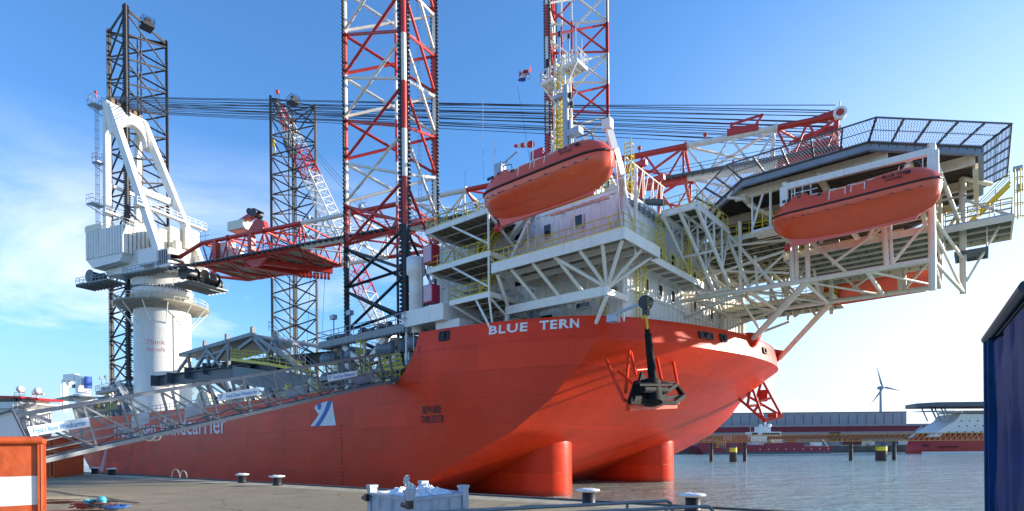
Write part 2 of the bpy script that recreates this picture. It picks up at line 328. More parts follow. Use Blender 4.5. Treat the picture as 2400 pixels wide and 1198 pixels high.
# ------------------------------------------------------------------ setting: water, quay
def water():
    m = bpy.data.materials.new('harbour_water'); m.use_nodes = True; nt = m.node_tree; L = nt.links.new; b = nt.nodes['Principled BSDF']
    b.inputs['Roughness'].default_value = .1; b.inputs['IOR'].default_value = 1.33
    g = N(nt, 'ShaderNodeNewGeometry')
    n0 = N(nt, 'ShaderNodeTexNoise'); n0.inputs['Scale'].default_value = .05; n0.inputs['Detail'].default_value = 5; L(g.outputs['Position'], n0.inputs['Vector'])
    cr = N(nt, 'ShaderNodeMix', data_type='RGBA'); cr.inputs[6].default_value = (.24, .36, .33, 1); cr.inputs[7].default_value = (.33, .45, .42, 1); L(n0.outputs[0], cr.inputs[0]); L(cr.outputs[2], b.inputs['Base Color'])
    prev = None
    for sca, st, dist, stretch, w in ((.2, 1, .75, .6, 2), (.7, 1, .42, .6, 4), (2.2, 1, .17, .75, 5)):
        mp = N(nt, 'ShaderNodeMapping'); mp.inputs['Scale'].default_value = (stretch, 1, 1); mp.inputs['Rotation'].default_value = (0, 0, .5); L(g.outputs['Position'], mp.inputs['Vector'])
        n = N(nt, 'ShaderNodeTexNoise'); n.inputs['Scale'].default_value = sca; n.inputs['Detail'].default_value = w; n.inputs['Roughness'].default_value = .6; n.inputs['Distortion'].default_value = .6; L(mp.outputs[0], n.inputs['Vector'])
        bp = N(nt, 'ShaderNodeBump'); bp.inputs['Strength'].default_value = st; bp.inputs['Distance'].default_value = dist; L(n.outputs[0], bp.inputs['Height'])
        if prev: L(prev.outputs[0], bp.inputs['Normal'])
        prev = bp
    L(prev.outputs[0], b.inputs['Normal']); b.inputs['Roughness'].default_value = .07
    mb = MB(); mb.add([(-6000, -300, 0), (6000, -300, 0), (6000, 9000, 0), (-6000, 9000, 0)], [(0, 1, 2, 3)])
    build(mb, 'water', m, kind='structure')
water()
QA = V((-45.03, 55.96, 3)); QD = V((53.4, -37.2, 0)).normalized(); QN = V((QD.y, -QD.x, 0))    # quay edge point, its direction (to the right), inland normal
if QN.y > 0: QN = -QN
def Q(s, t, z=3.0): p = QA+QD*s+QN*t; return (p.x, p.y, z)      # s along the edge, t inland
def quay():
    m = bpy.data.materials.new('quay_paving'); m.use_nodes = True; nt = m.node_tree; L = nt.links.new; b = nt.nodes['Principled BSDF']
    g = N(nt, 'ShaderNodeNewGeometry'); mp = N(nt, 'ShaderNodeMapping'); mp.inputs['Rotation'].default_value = (0, 0, atan2(37.2, 53.4)); L(g.outputs['Position'], mp.inputs['Vector'])
    br = N(nt, 'ShaderNodeTexBrick'); br.inputs['Scale'].default_value = 1; br.inputs['Brick Width'].default_value = .22; br.inputs['Row Height'].default_value = .11; br.inputs['Mortar Size'].default_value = .008
    br.inputs['Color1'].default_value = (.33, .265, .16, 1); br.inputs['Color2'].default_value = (.43, .35, .22, 1); br.inputs['Mortar'].default_value = (.10, .09, .075, 1); L(mp.outputs[0], br.inputs['Vector'])
    n = N(nt, 'ShaderNodeTexNoise'); n.inputs['Scale'].default_value = .45; n.inputs['Detail'].default_value = 9; n.inputs['Roughness'].default_value = .68; L(g.outputs['Position'], n.inputs['Vector'])
    r = N(nt, 'ShaderNodeMapRange'); r.inputs[1].default_value = .3; r.inputs[2].default_value = .7; r.inputs[3].default_value = .55; r.inputs[4].default_value = 1.25; L(n.outputs[0], r.inputs[0])
    c = N(nt, 'ShaderNodeMix', data_type='RGBA', blend_type='MULTIPLY'); c.inputs[0].default_value = 1; L(br.outputs[0], c.inputs[6]); L(r.outputs[0], c.inputs[7])
    n2 = N(nt, 'ShaderNodeTexNoise'); n2.inputs['Scale'].default_value = .13; n2.inputs['Detail'].default_value = 4; L(g.outputs['Position'], n2.inputs['Vector'])
    r2 = N(nt, 'ShaderNodeMapRange'); r2.inputs[1].default_value = .42; r2.inputs[2].default_value = .62; L(n2.outputs[0], r2.inputs[0])
    c2 = N(nt, 'ShaderNodeMix', data_type='RGBA'); L(r2.outputs[0], c2.inputs[0]); L(c.outputs[2], c2.inputs[6]); c2.inputs[7].default_value = (.26, .21, .13, 1)
    vo = N(nt, 'ShaderNodeTexVoronoi', feature='DISTANCE_TO_EDGE'); vo.inputs['Scale'].default_value = .23
    nv = N(nt, 'ShaderNodeTexNoise'); nv.inputs['Scale'].default_value = 1.2; nv.inputs['Detail'].default_value = 5; L(g.outputs['Position'], nv.inputs['Vector'])
    va = N(nt, 'ShaderNodeVectorMath', operation='MULTIPLY_ADD'); L(nv.outputs[1], va.inputs[0]); va.inputs[1].default_value = (.9, .9, 0); L(g.outputs['Position'], va.inputs[2]); L(va.outputs[0], vo.inputs['Vector'])
    rv = N(nt, 'ShaderNodeMapRange'); rv.inputs[1].default_value = .0; rv.inputs[2].default_value = .010; rv.inputs[3].default_value = .45; rv.inputs[4].default_value = 1; L(vo.outputs[0], rv.inputs[0])
    ns = N(nt, 'ShaderNodeTexNoise'); ns.inputs['Scale'].default_value = .8; ns.inputs['Detail'].default_value = 10; ns.inputs['Roughness'].default_value = .75; L(mp.outputs[0], ns.inputs['Vector'])
    rs = N(nt, 'ShaderNodeMapRange'); rs.inputs[1].default_value = .56; rs.inputs[2].default_value = .66; rs.inputs[3].default_value = 1; rs.inputs[4].default_value = .62; L(ns.outputs[0], rs.inputs[0])
    mm = N(nt, 'ShaderNodeMath', operation='MULTIPLY'); L(rv.outputs[0], mm.inputs[0]); L(rs.outputs[0], mm.inputs[1])
    c3 = N(nt, 'ShaderNodeMix', data_type='RGBA', blend_type='MULTIPLY'); c3.inputs[0].default_value = 1; L(c2.outputs[2], c3.inputs[6]); L(mm.outputs[0], c3.inputs[7])
    L(c3.outputs[2], b.inputs['Base Color']); b.inputs['Roughness'].default_value = .8
    bp = N(nt, 'ShaderNodeBump'); bp.inputs['Distance'].default_value = .02; bp.inputs['Strength'].default_value = .6; L(br.outputs['Fac'], bp.inputs['Height']); bp.invert = True
    bp2 = N(nt, 'ShaderNodeBump'); bp2.inputs['Distance'].default_value = .05; bp2.inputs['Strength'].default_value = .4; L(n.outputs[0], bp2.inputs['Height']); L(bp.outputs[0], bp2.inputs['Normal']); L(bp2.outputs[0], b.inputs['Normal'])
    con = mat('quay_concrete', (.42, .36, .25), .75, var=.25, scale=1.2, grime=(.13, .12, .10), gs=.7, bump=.3, bscale=6)
    dk = mat('quay_dark_edge', (.06, .06, .065), .7, var=.4, scale=5, grime=(.25, .24, .22), gs=.5)
    mb = MB(); mb.prism([Q(-150, 1.75), Q(120, 1.75), Q(120, 90), Q(-150, 90)], (0, 0, -5)); build(mb, 'quay', m, kind='structure')
    mb = MB(); mb.prism([Q(-150, .22), Q(120, .22), Q(120, 1.70), Q(-150, 1.70)], (0, 0, -5)); build(mb, 'quay_coping', con, kind='structure')
    mb = MB(); mb.prism([Q(-150, 1.70, 2.98), Q(120, 1.70, 2.98), Q(120, 1.75, 2.98), Q(-150, 1.75, 2.98)], (0, 0, -1))
    mb.prism([Q(-150, 0, 3.06), Q(120, 0, 3.06), Q(120, .219, 3.06), Q(-150, .219, 3.06)], (0, 0, -4.8)); build(mb, 'quay_edge', dk, kind='structure')
    wet = bpy.data.materials.new('puddle_water'); wet.use_nodes = True; wb = wet.node_tree.nodes['Principled BSDF']; wb.inputs['Base Color'].default_value = (.03, .03, .03, 1); wb.inputs['Roughness'].default_value = .03
    mb = MB(); rnd = random.Random(3)
    for px, py, a, bb in ((170, 1177, 1.5, .32), (130, 1172, .8, .2), (240, 1183, .5, .12)):
        c = G(px, py, z=3.006); pts = []
        for i in range(28):
            t = 2*pi*i/28; k = 1+.25*sin(3*t+1)+.12*sin(7*t); pts.append((c[0]+a*cos(t)*k, c[1]+bb*sin(t)*k*1.6, 3.006))
        mb.add(pts, [tuple(range(28))])
    build(mb, 'puddle', wet, kind='structure')
quay()
# ------------------------------------------------------------------ the ship's hull
def lerp(a, b, t): return a+(b-a)*t
def interp(x, pts):
    if x <= pts[0][0]: return pts[0][1]
    for (a, b), (c, d) in zip(pts, pts[1:]):
        if x <= c: return b+(d-b)*(x-a)/(c-a)
    return pts[-1][1]
VS = 24.3
BOWP = [(-9, 24.3), (-5.5, 24.2), (-1, 23.8), (3, 23.05), (6, 22.25), (8.6, 21.3), (10.4, 20.5), (11.7, 19.6), (12.8, 18.2), (13.9, 16.2), (15.2, 13.0), (16.4, 9.5), (17.4, 5.5), (18, 2.5), (18.2, 0)]
UF = 18.2
def smooth_curve(P, n=6):                    # Catmull-Rom
    out = []
    for i in range(len(P)-1):
        p0 = P[max(i-1, 0)]; p1 = P[i]; p2 = P[i+1]; p3 = P[min(i+2, len(P)-1)]
        for k in range(n):
            t = k/n; out.append(tuple(.5*((2*p1[j])+(-p0[j]+p2[j])*t+(2*p0[j]-5*p1[j]+4*p2[j]-p3[j])*t*t+(-p0[j]+3*p1[j]-3*p2[j]+p3[j])*t**3) for j in range(2)))
    return out+[P[-1]]
TP = [(-140, 24.3)]+smooth_curve(BOWP)
BOWQ = [(-9, 24.3), (-4, 24.2), (2, 23.7), (6, 23.0), (9.5, 21.8), (12, 20.3), (14.2, 18.3), (15.9, 15.6), (17.2, 12), (18.0, 8), (18.3, 4), (18.2, 0)]
TQ = [(-140, 24.3)]+smooth_curve(BOWQ)
TUQ = sorted([(v, u) for u, v in TQ[1:]])
TU = sorted([(v, u) for u, v in TP[1:]])
def Tv(u): return interp(u, TP)
def Tu(v): return interp(abs(v), TU if v < 0 else TUQ)
def TvQ(u): return interp(u, TQ[:-14])
ushift = lambda w: -.11*max(0, w-13.8)       # bulwark leans in a little
DR = [(0, 26.3), (1.8, 22.6), (4, 18.1), (6.4, 13.3), (9, 10.1), (12, 7.7), (13.8, 6.6)]
def uc(w): return -8+2.28*w-.0275*w*w if w > 0 else -8+2.28*w
def wtop(u): return interp(u, [(-5.6, 16.05), (5, 15.95), (12, 15.85), (18.2, 15.95)])
CURV = [(11.33, -8.9), (12.24, -7.53), (13.54, -6.38), (14.94, -5.8), (16.05, -5.6)]
def row(w, n1=26, n2=44):
    D = interp(w, DR) if w < 13.8 else 6.6
    uk = UF-D
    us = -9 if w <= 11.33 else interp(w, CURV)
    us = min(us, uk-.2); pts = []
    for i in range(n1): u = us+(uk-us)*(i/n1)**.8; pts.append((u, -Tv(u)))
    vk = Tv(uk); vq = TvQ(uk); c = min(uc(w), UF); q = 1-(UF-c)/D if w < 13.8 else 1
    ctr = []; tt = min(1, w/13.8)**5 if w > 0 else 0
    for i in range(n2+1):
        v = -vk+(vk+vq)*i/n2; g_ = lerp(D*(abs(v)/(vk if v < 0 else vq))**2.1, UF-Tu(v), tt); u = c-q*g_; ctr.append((min(u, 18.35), v))
    pts += ctr; pts += [(u, TvQ(u)) for u, v in pts[:n1]][::-1]
    if w > 13.8: k = (w-13.8)*.14; pts = [(u-k*(1 if u > 10 else .2), v*(1-k/24.)) for u, v in pts]
    return pts
ship = thing('jack_up_ship', S(-60, 0, 0), 'huge red jack-up ship with white deckhouse, helideck and blunt raked bow, moored at quay', 'ship')
def hull():
    mb = MB(S); WS = [-1.5, -.6, 0]+[13.8*i/46 for i in range(1, 46)]+[13.8, 14.2, 14.7, 15.2, 15.5, 15.75]
    rows = []
    for w in WS: rows.append([(u, v, w) for u, v in row(w)])
    jk = WS.index(13.8)
    rows.append([(u, v, wtop(u)) for u, v in row(16.3)])
    n = len(rows[0]); vs = [p for r_ in rows for p in r_]
    kn = {26, 26+44}
    for j in range(len(rows)-1):
        for part, (a, b) in enumerate(((0, 26), (26, 70), (70, n-1))):
            pass
    for j0, j1 in ((0, jk), (jk, len(rows)-1)):          # crisp knuckles: skin panels meet without shared vertices
        for a, b in ((0, 26), (26, 70), (70, n-1)):
            vv = [p for r_ in rows[j0:j1+1] for p in r_[a:b+1]]; m = b-a+1
            mb.add(vv, [(j*m+i, j*m+i+1, (j+1)*m+i+1, (j+1)*m+i) for j in range(j1-j0) for i in range(b-a)], 0, True)
    # mid body: side walls with the raked stern
    us_ = lambda w: -110-24.2*max(w, -1.5)/11.9
    for sg in (-1, 1):
        WS2 = [-1.5, 0, 2.9, 5.8, 8.6, 11.33]; cols = 24; vs = []
        for w in WS2:
            for i in range(cols+1): vs.append((lerp(us_(w), -9, i/cols), sg*VS, w))
        fs = []
        for j in range(5):
            for i in range(cols):
                f = (j*(cols+1)+i, j*(cols+1)+i+1, (j+1)*(cols+1)+i+1, (j+1)*(cols+1)+i); fs.append(f if sg < 0 else f[::-1])
        mb.add(vs, fs, 0, True)
    mb.add([(us_(-1.5), -VS, -1.5), (us_(-1.5), VS, -1.5), (us_(11.33), VS, 11.33), (us_(11.33), -VS, 11.33)], [(0, 1, 2, 3)])
    # inner bulwark skin and rail cap
    top = rows[-1]; inn = [(u-.35 if u > 12 else u, v*(1-.35/24), w) for u, v, w in top]; low = [(u, v, 14.6) for u, v, w in inn]
    m = len(top); mb.add(top+inn, [(i, i+1, m+i+1, m+i) for i in range(m-1)]); mb.add(inn+low, [(i, i+1, m+i+1, m+i) for i in range(m-1)])
    h = build(mb, 'hull', m_hull, ship)
    # weld smoothing seams stay soft; decks
    mb = MB(S); mb.add([(us_(11.2), -VS+.02, 11.2), (-5.2, -VS+.02, 11.2), (-5.2, VS-.02, 11.2), (us_(11.2), VS-.02, 11.2)], [(0, 1, 2, 3)])
    fd = [(u, v*.985, 14.7) for u, v, w in row3(14.7)]; mb.add(fd, [tuple(range(len(fd)))]); mb.add([(-5.4, -VS+.1, 11.2), (-5.4, VS-.1, 11.2), (-5.4, VS-.1, 14.7), (-5.4, -VS+.1, 14.7)], [(0, 1, 2, 3)])
    build(mb, 'deck', mat('green_deck_paint', (.10, .13, .11), .6, var=.2), ship)
    # bulbs
    for c in (-12.5, 12.5):
        mb = MB(S); r_ = 3.1; pl = []
        for i in range(25): t = -pi/2+pi*i/24; pl.append((r_*cos(t)*1.15, r_*sin(t)))
        pl += [(-3, r_), (-14, r_*.8), (-14, -r_*.8), (-3, -r_)]
        prof = [(-2, 1), (1, 1), (3, 1), (5.2, 1), (5.9, .985), (6.3, .95), (6.55, .88), (6.7, .72), (6.72, .4), (6.72, 0)]
        vs = []; k = len(pl)
        for w, s in prof:
            for x, y in pl:
                xx = x-(1-s)*1.2 if x > 0 else x; vs.append((xx*(s if x > 0 else 1), c+y*s, w))
        mb.add(vs, [(j*k+i, j*k+(i+1) % k, (j+1)*k+(i+1) % k, (j+1)*k+i) for j in range(len(prof)-1) for i in range(k)], 0, True)
        build(mb, 'bulb', m_hull, h)
    return h
def row3(w): return [(u, v, w) for u, v in row(w)]
hull_o = hull()
# ------------------------------------------------------------------ lattice legs (each slides through its well: a thing of its own)
LEGS = [((-10.8, -21.2), (-21.4, -21.2), (-16.1, -11.9)), ((-97.2, -21.2), (-107.9, -21.2), (-102.5, -11.9))]
def rack(mb, u, v, w0, w1, dirv, r, mi, pitch=.46, reach=.28):
    d = V((dirv[0], dirv[1], 0)).normalized(); t = V((-d.y, d.x, 0))*.09
    for sg in (-1, 1):
        base = V((u, v, 0))+d*sg*(r*.8); tip = d*sg*reach; k = int((w1-w0)/pitch)
        poly = [(w0, 0)]
        for i in range(k): z = w0+i*pitch; poly += [(z+pitch*.10, .12), (z+pitch*.3, 1), (z+pitch*.62, 1), (z+pitch*.85, .12)]
        poly.append((w1, 0)); n = len(poly)
        for i in range(n-1):                          # quads of the toothed plate, both faces and its edge
            (z0, a), (z1, b) = poly[i], poly[i+1]
            P = [V((0, 0, z0))+base, V((0, 0, z1))+base, V((0, 0, z1))+base+tip*(.3+b*.7), V((0, 0, z0))+base+tip*(.3+a*.7)]
            vs = [p-t for p in P]+[p+t for p in P]
            mb.add(vs, [(0, 1, 2, 3), (7, 6, 5, 4), (3, 2, 6, 7)], mi)
def leg(idx, side, w0, w1, label, colour, brace_w):
    pts = [(u, v*side) for u, v in LEGS[idx]]; cx = sum(p[0] for p in pts)/3; cy = sum(p[1] for p in pts)/3
    t = thing('lattice_tower', S(cx, cy, 11.2), label, 'lattice tower', 'lattice towers of the jack-up ship')
    BAY = 5.02; base = 28.5-BAY*4
    def col(w):
        if colour == 'black' or w < 28.4: return 0
        return 1+int(math.floor((w-28.45)/BAY)) % 2
    mats = [m_black if colour != 'black' else m_rustblk, m_red, m_redw]
    r = .30
    for u, v in pts:
        mb = MB(S); w = w0; edges = [w0]+[28.45+BAY*i for i in range(0, 20) if w0 < 28.45+BAY*i < w1]+[w1]
        for a, b in zip(edges, edges[1:]): mb.tube((u, v, a), (u, v, b), r, 12, col((a+b)/2))
        dv = (-(v-cy), u-cx); rack(mb, u, v, w0, w1, dv, r, 3, reach=.40)
        build(mb, 'chord', mats+[m_rustblk if colour == 'black' else m_black], t)
    k = 0
    while base+BAY*(k) < w1-1:
        a = base+BAY*k; b = min(a+BAY, w1-.3); k += 1
        if b < brace_w: continue
        a += .25; b -= .25; c = col((a+b)/2)
        for i in range(3):
            p, q = pts[i], pts[(i+1) % 3]
            for z0, z1 in ((a, b), (b, a)):
                mb = MB(S); mb.tube((*p, z0), (*q, z1), .17 if b < w1-3 or colour != 'black' else .17, 8, c); build(mb, 'brace', mats, t)
    if colour == 'black':
        mb = MB(S)
        for i in range(3): mb.tube((*pts[i], w1-.6), (*pts[(i+1) % 3], w1-.6), .16, 8)
        build(mb, 'top_frame', mats, t)
        p, q = pts[0], pts[2]; m = ((p[0]+q[0])/2, (p[1]+q[1])/2); mb = MB(S)
        mb.box((m[0], m[1], w1-.8), (2.6, 2.2, .5)); mb.rail([(m[0]-1.3, m[1]-1.1, w1-.5), (m[0]+1.3, m[1]-1.1, w1-.5), (m[0]+1.3, m[1]+1.1, w1-.5), (m[0]-1.3, m[1]+1.1, w1-.5)], 1.2, .05)
        mb.box((m[0]+.4, m[1], w1+.1), (1.2, 1.1, 1.1)); build(mb, 'hoist_platform', m_rustblk, t)
    for dx in (-.9, 1.1):                               # risers standing inside the leg
        mb = MB(S); ux, vy = cx+dx, cy+.9*side; edges = [12]+[28.45+BAY*i for i in range(0, 20) if 28.45+BAY*i < w1-2]+[w1-2]
        for a, b in zip(edges, edges[1:]): mb.tube((ux, vy, a), (ux, vy, b), .16, 8, col((a+b)/2))
        build(mb, 'riser_pipe', mats, t)
    mb = MB(S); mb.ladder((pts[2][0]-1.2, pts[2][1]-1.5*side, 12), (pts[2][0]-1.2, pts[2][1]-1.5*side, w1-3), .5, .03, (1, 0, 0), step=.6); build(mb, 'ladder', m_galv, t)
    return t
leg(0, 1, 12, 95, 'red, white and black lattice leg nearest the deckhouse, cropped by the picture top', 'c', 12)
leg(0, -1, 12, 95, 'red and white lattice leg rising behind the signal mast and lifeboat', 'c', 12)
leg(1, 1, 12, 95, 'tall dark lattice leg behind the white crane at the ship stern', 'black', 12)
leg(1, -1, 12, 94, 'dark lattice leg right of the white crane, behind the second crane boom', 'black', 12)
def capsule(mb, c, d, L, r, mi=0, n=12):
    c = V(c); d = V(d).normalized(); prof = [(-L/2, .0), (-L/2, .55), (-L/2+.12*L, .92), (-L/2+.2*L, 1), (L/2-.2*L, 1), (L/2-.08*L, .85), (L/2, .5), (L/2, 0)]
    a = d.cross(V((0, 0, 1))).normalized(); b = d.cross(a); vs = []
    for x, k in prof:
        for i in range(n): t = 2*pi*i/n; vs.append(c+d*x+a*r*k*cos(t)+b*r*k*sin(t))
    mb.add(vs, [(j*n+i, j*n+(i+1) % n, (j+1)*n+(i+1) % n, (j+1)*n+i) for j in range(len(prof)-1) for i in range(n)], mi, True)
m_motor = mat('blue_grey_motor', (.15, .20, .25), .4, var=.2, grime=(.08, .08, .08), gs=.5)
def jackhouse(idx, side):
    pts = [(u, v*side) for u, v in LEGS[idx]]; cx = sum(p[0] for p in pts)/3; cy = sum(p[1] for p in pts)/3
    uM, uL = pts[0][0], pts[1][0]; vo = pts[0][1]-1.9*side; vi = pts[2][1]+2*side
    top = 17.3; mb = MB(S)
    sgn = side
    def ring(w, h, mi=0, grow=0.):
        P = [(uL-2.2-grow, vo-grow*sgn), (uM+2.2+grow, vo-grow*sgn), (uM+2.2+grow, vi+grow*sgn), (uL-2.2-grow, vi+grow*sgn)]
        for a, b in zip(P, P[1:]+P[:1]): mb.beam((*a, w), (*b, w), .9, h, mi)
    ring(top-.35, .7); ring(13.0, .5, 0, .05)
    j = build(mb, 'jacking_house', m_grey, ship)
    mb = MB(S)
    for u, v in pts:                                   # jacking towers round each chord
        for du in (-1.15, 1.15):
            mb.bx(u+du-.35, u+du+.35, v-.9, v+.9, 11.2, top-.72)
    build(mb, 'jacking_column', m_whited, j)
    for u, v in pts[:2]:
        for dz in (13.2, 15.5):
            for sg in (-1, 1):
                mb = MB(S); capsule(mb, (u+sg*2.0, v-.9*sgn, dz), (sg*.9, -.5*sgn, 0), 2.5, .72); mb.tube((u+sg*.9, v-.6*sgn, dz), (u+sg*1.4, v-.8*sgn, dz), .85, 12); build(mb, 'jacking_motor', m_motor, j)
    mb = MB(S)
    for a, b in (((uL+1.5, 11.4), (uM-1.5, 16.5)), ((uL+1.5, 16.5), (uM-1.5, 11.4))): mb.beam((a[0], vo+.5*sgn, a[1]), (b[0], vo+.5*sgn, b[1]), .5, .55)
    mb.tube(((uL+uM)/2, vo+.5*sgn, 14.1), ((uL+uM)/2, vo+.5*sgn, 16.8), .2, 8); build(mb, 'cross_bracing', m_whited, j)
    mb = MB(S); P = [(uL-2.6, vo-.4*sgn, top), (uM+2.6, vo-.4*sgn, top), (uM+2.6, vi+.4*sgn, top), (uL-2.6, vi+.4*sgn, top), (uL-2.6, vo-.4*sgn, top)]
    mb.rail(P, 1.1, .045, 1.5)
    for a, b in zip(P, P[1:]):                         # bracketed edge of the top platform
        a = V(a); b = V(b); k = int((b-a).length/.55)
        for i in range(k): p = a.lerp(b, (i+.5)/k); mb.box(p+V((0, 0, -.45)), (.08, .08, .75))
    build(mb, 'platform_railing', m_galv, j)
    mb = MB(S)
    for p in P[:4]: pass
    mb.rail([(uL-.5, vo-.9*sgn, 13.3), (uL+2.2, vo-.9*sgn, 13.3)], 1.1, .05, .9); mb.rail([(uM-3.6, vo-.9*sgn, 12.8), (uM+2.6, vo-.9*sgn, 12.8)], 1.1, .05, .9)
    mb.ladder((cx+1.0, vo-.5*sgn, 12), (cx+1.0, vo-.5*sgn, 16.6), .6, .05, (1, 0, 0), cage=.7); mb.rail([(uL-6, vo-.3*sgn, 12), (uL-2, vo-.3*sgn, 12)], 1.1, .05, 1.0); mb.rail([(uL-6, vo-.3*sgn, 13.6), (uL-2.5, vo-.3*sgn, 13.6)], 1.1, .05, 1.0)
    build(mb, 'yellow_railing', m_yel, j)
    mb = MB(S); rnd = random.Random(idx*2+side)
    for i in range(14):
        u = rnd.uniform(uL-2, uM+2); mb.box((u, vo+rnd.uniform(.4, 2)*sgn, top+.35), (rnd.uniform(.4, 1.2), .6, rnd.uniform(.5, 1.1)))
        mb.tube((u, vo+.3*sgn, top+rnd.uniform(.2, .6)), (u+rnd.uniform(1, 3), vo+.3*sgn, top+rnd.uniform(.2, .6)), .1, 6)
    for i in range(10):
        u = rnd.uniform(uL-1.5, uM+1.5); mb.tube((u, vo+.2*sgn, 11.3), (u, vo+.2*sgn, rnd.uniform(13, 16.5)), .07, 6)
    build(mb, 'jacking_pipework', m_dgrey, j)
    mb = MB(S)
    for u in (uL+.2, uL+3.4): mb.tube((u, vo, top), (u, vo, top+2.4), .07, 6); mb.box((u+.1, vo-.1*sgn, top+2.6), (.75, .5, .5))
    build(mb, 'floodlight', m_galv, j)
for i in (0, 1):
    for sd_ in (1, -1): jackhouse(i, sd_)
# ------------------------------------------------------------------ deckhouse
def corr(mb, a, b, w0, w1, nrm, per=.95, dep=.11, mi=0):
    a = V((a[0], a[1], 0)); b = V((b[0], b[1], 0)); nrm = V((nrm[0], nrm[1], 0)).normalized(); L = (b-a).length; k = int(L/per); prof = []
    for i in range(k):
        s = i/k; e = 1/k; prof += [(s, 0), (s+e*.30, 0), (s+e*.42, 1), (s+e*.88, 1)]
    prof.append((1, 0)); vs = []
    for t, d in prof: p = a.lerp(b, t)+nrm*d*dep; vs += [(p.x, p.y, w0), (p.x, p.y, w1)]
    mb.add(vs, [(2*i, 2*i+2, 2*i+3, 2*i+1) for i in range(len(prof)-1)], mi)
def platform(name, u0, u1, v0, v1, w, parent, rails=(), dep=.45, stiff=1.0, fascia=m_white, under=m_under, railmat=None, label=None):
    mb = MB(S); mb.bx(u0+.1, u1-.1, v0+.1, v1-.1, w-.06, w, 1)
    for x0, x1, y0, y1 in ((u0, u1, v0, v0+.12), (u0, u1, v1-.12, v1), (u0, u0+.12, v0+.12, v1-.12), (u1-.12, u1, v0+.12, v1-.12)): mb.bx(x0, x1, y0, y1, w-dep, w+.03, 0)
    k = max(1, int(abs(u1-u0)/stiff))
    for i in range(1, k): u = lerp(u0, u1, i/k); mb.bx(u-.04, u+.04, v0+.12, v1-.12, w-.30, w-.062, 1)
    k = max(1, int(abs(v1-v0)/1.6))
    for i in range(1, k): v = lerp(v0, v1, i/k); mb.bx(u0+.12, u1-.12, v-.05, v+.05, w-dep+.03, w-.305, 0)
    p = build(mb, name, [fascia, under], parent, label=label)
    if rails:
        mb = MB(S)
        for r_ in rails: mb.rail([(a, b, w) for a, b in r_], 1.1, .038, 1.25, toe=1)
        build(mb, 'railing', railmat or m_yel, p)
    return p
def window(parent, c, n, sz=(.85, 1.15)):
    """framed square window standing proud of a wall; c centre, n = 'v-' or 'u+'"""
    mb = MB(S); fr = .09; d = .16
    for k_ in range(4):
        if n == 'v-':
            if k_ < 2: mb.box((c[0]+(sz[0]/2)*(1 if k_ else -1), c[1]-d, c[2]), (fr, .14, sz[1]+fr))
            else: mb.box((c[0], c[1]-d-.003, c[2]+(sz[1]/2)*(1 if k_ == 3 else -1)), (sz[0]-fr, .14, fr))
        else:
            if k_ < 2: mb.box((c[0]+d, c[1]+(sz[0]/2)*(1 if k_ else -1), c[2]), (.14, fr, sz[1]+fr))
            else: mb.box((c[0]+d+.003, c[1], c[2]+(sz[1]/2)*(1 if k_ == 3 else -1)), (.14, sz[0]-fr, fr))
    b = len(mb.v)
    if n == 'v-': mb.box((c[0], c[1]-.14, c[2]), (sz[0]-fr, .05, sz[1]-fr), 1)
    else: mb.box((c[0]+.14, c[1], c[2]), (.05, sz[0]-fr, sz[1]-fr), 1)
    build(mb, 'window', [m_white, m_glass], parent)
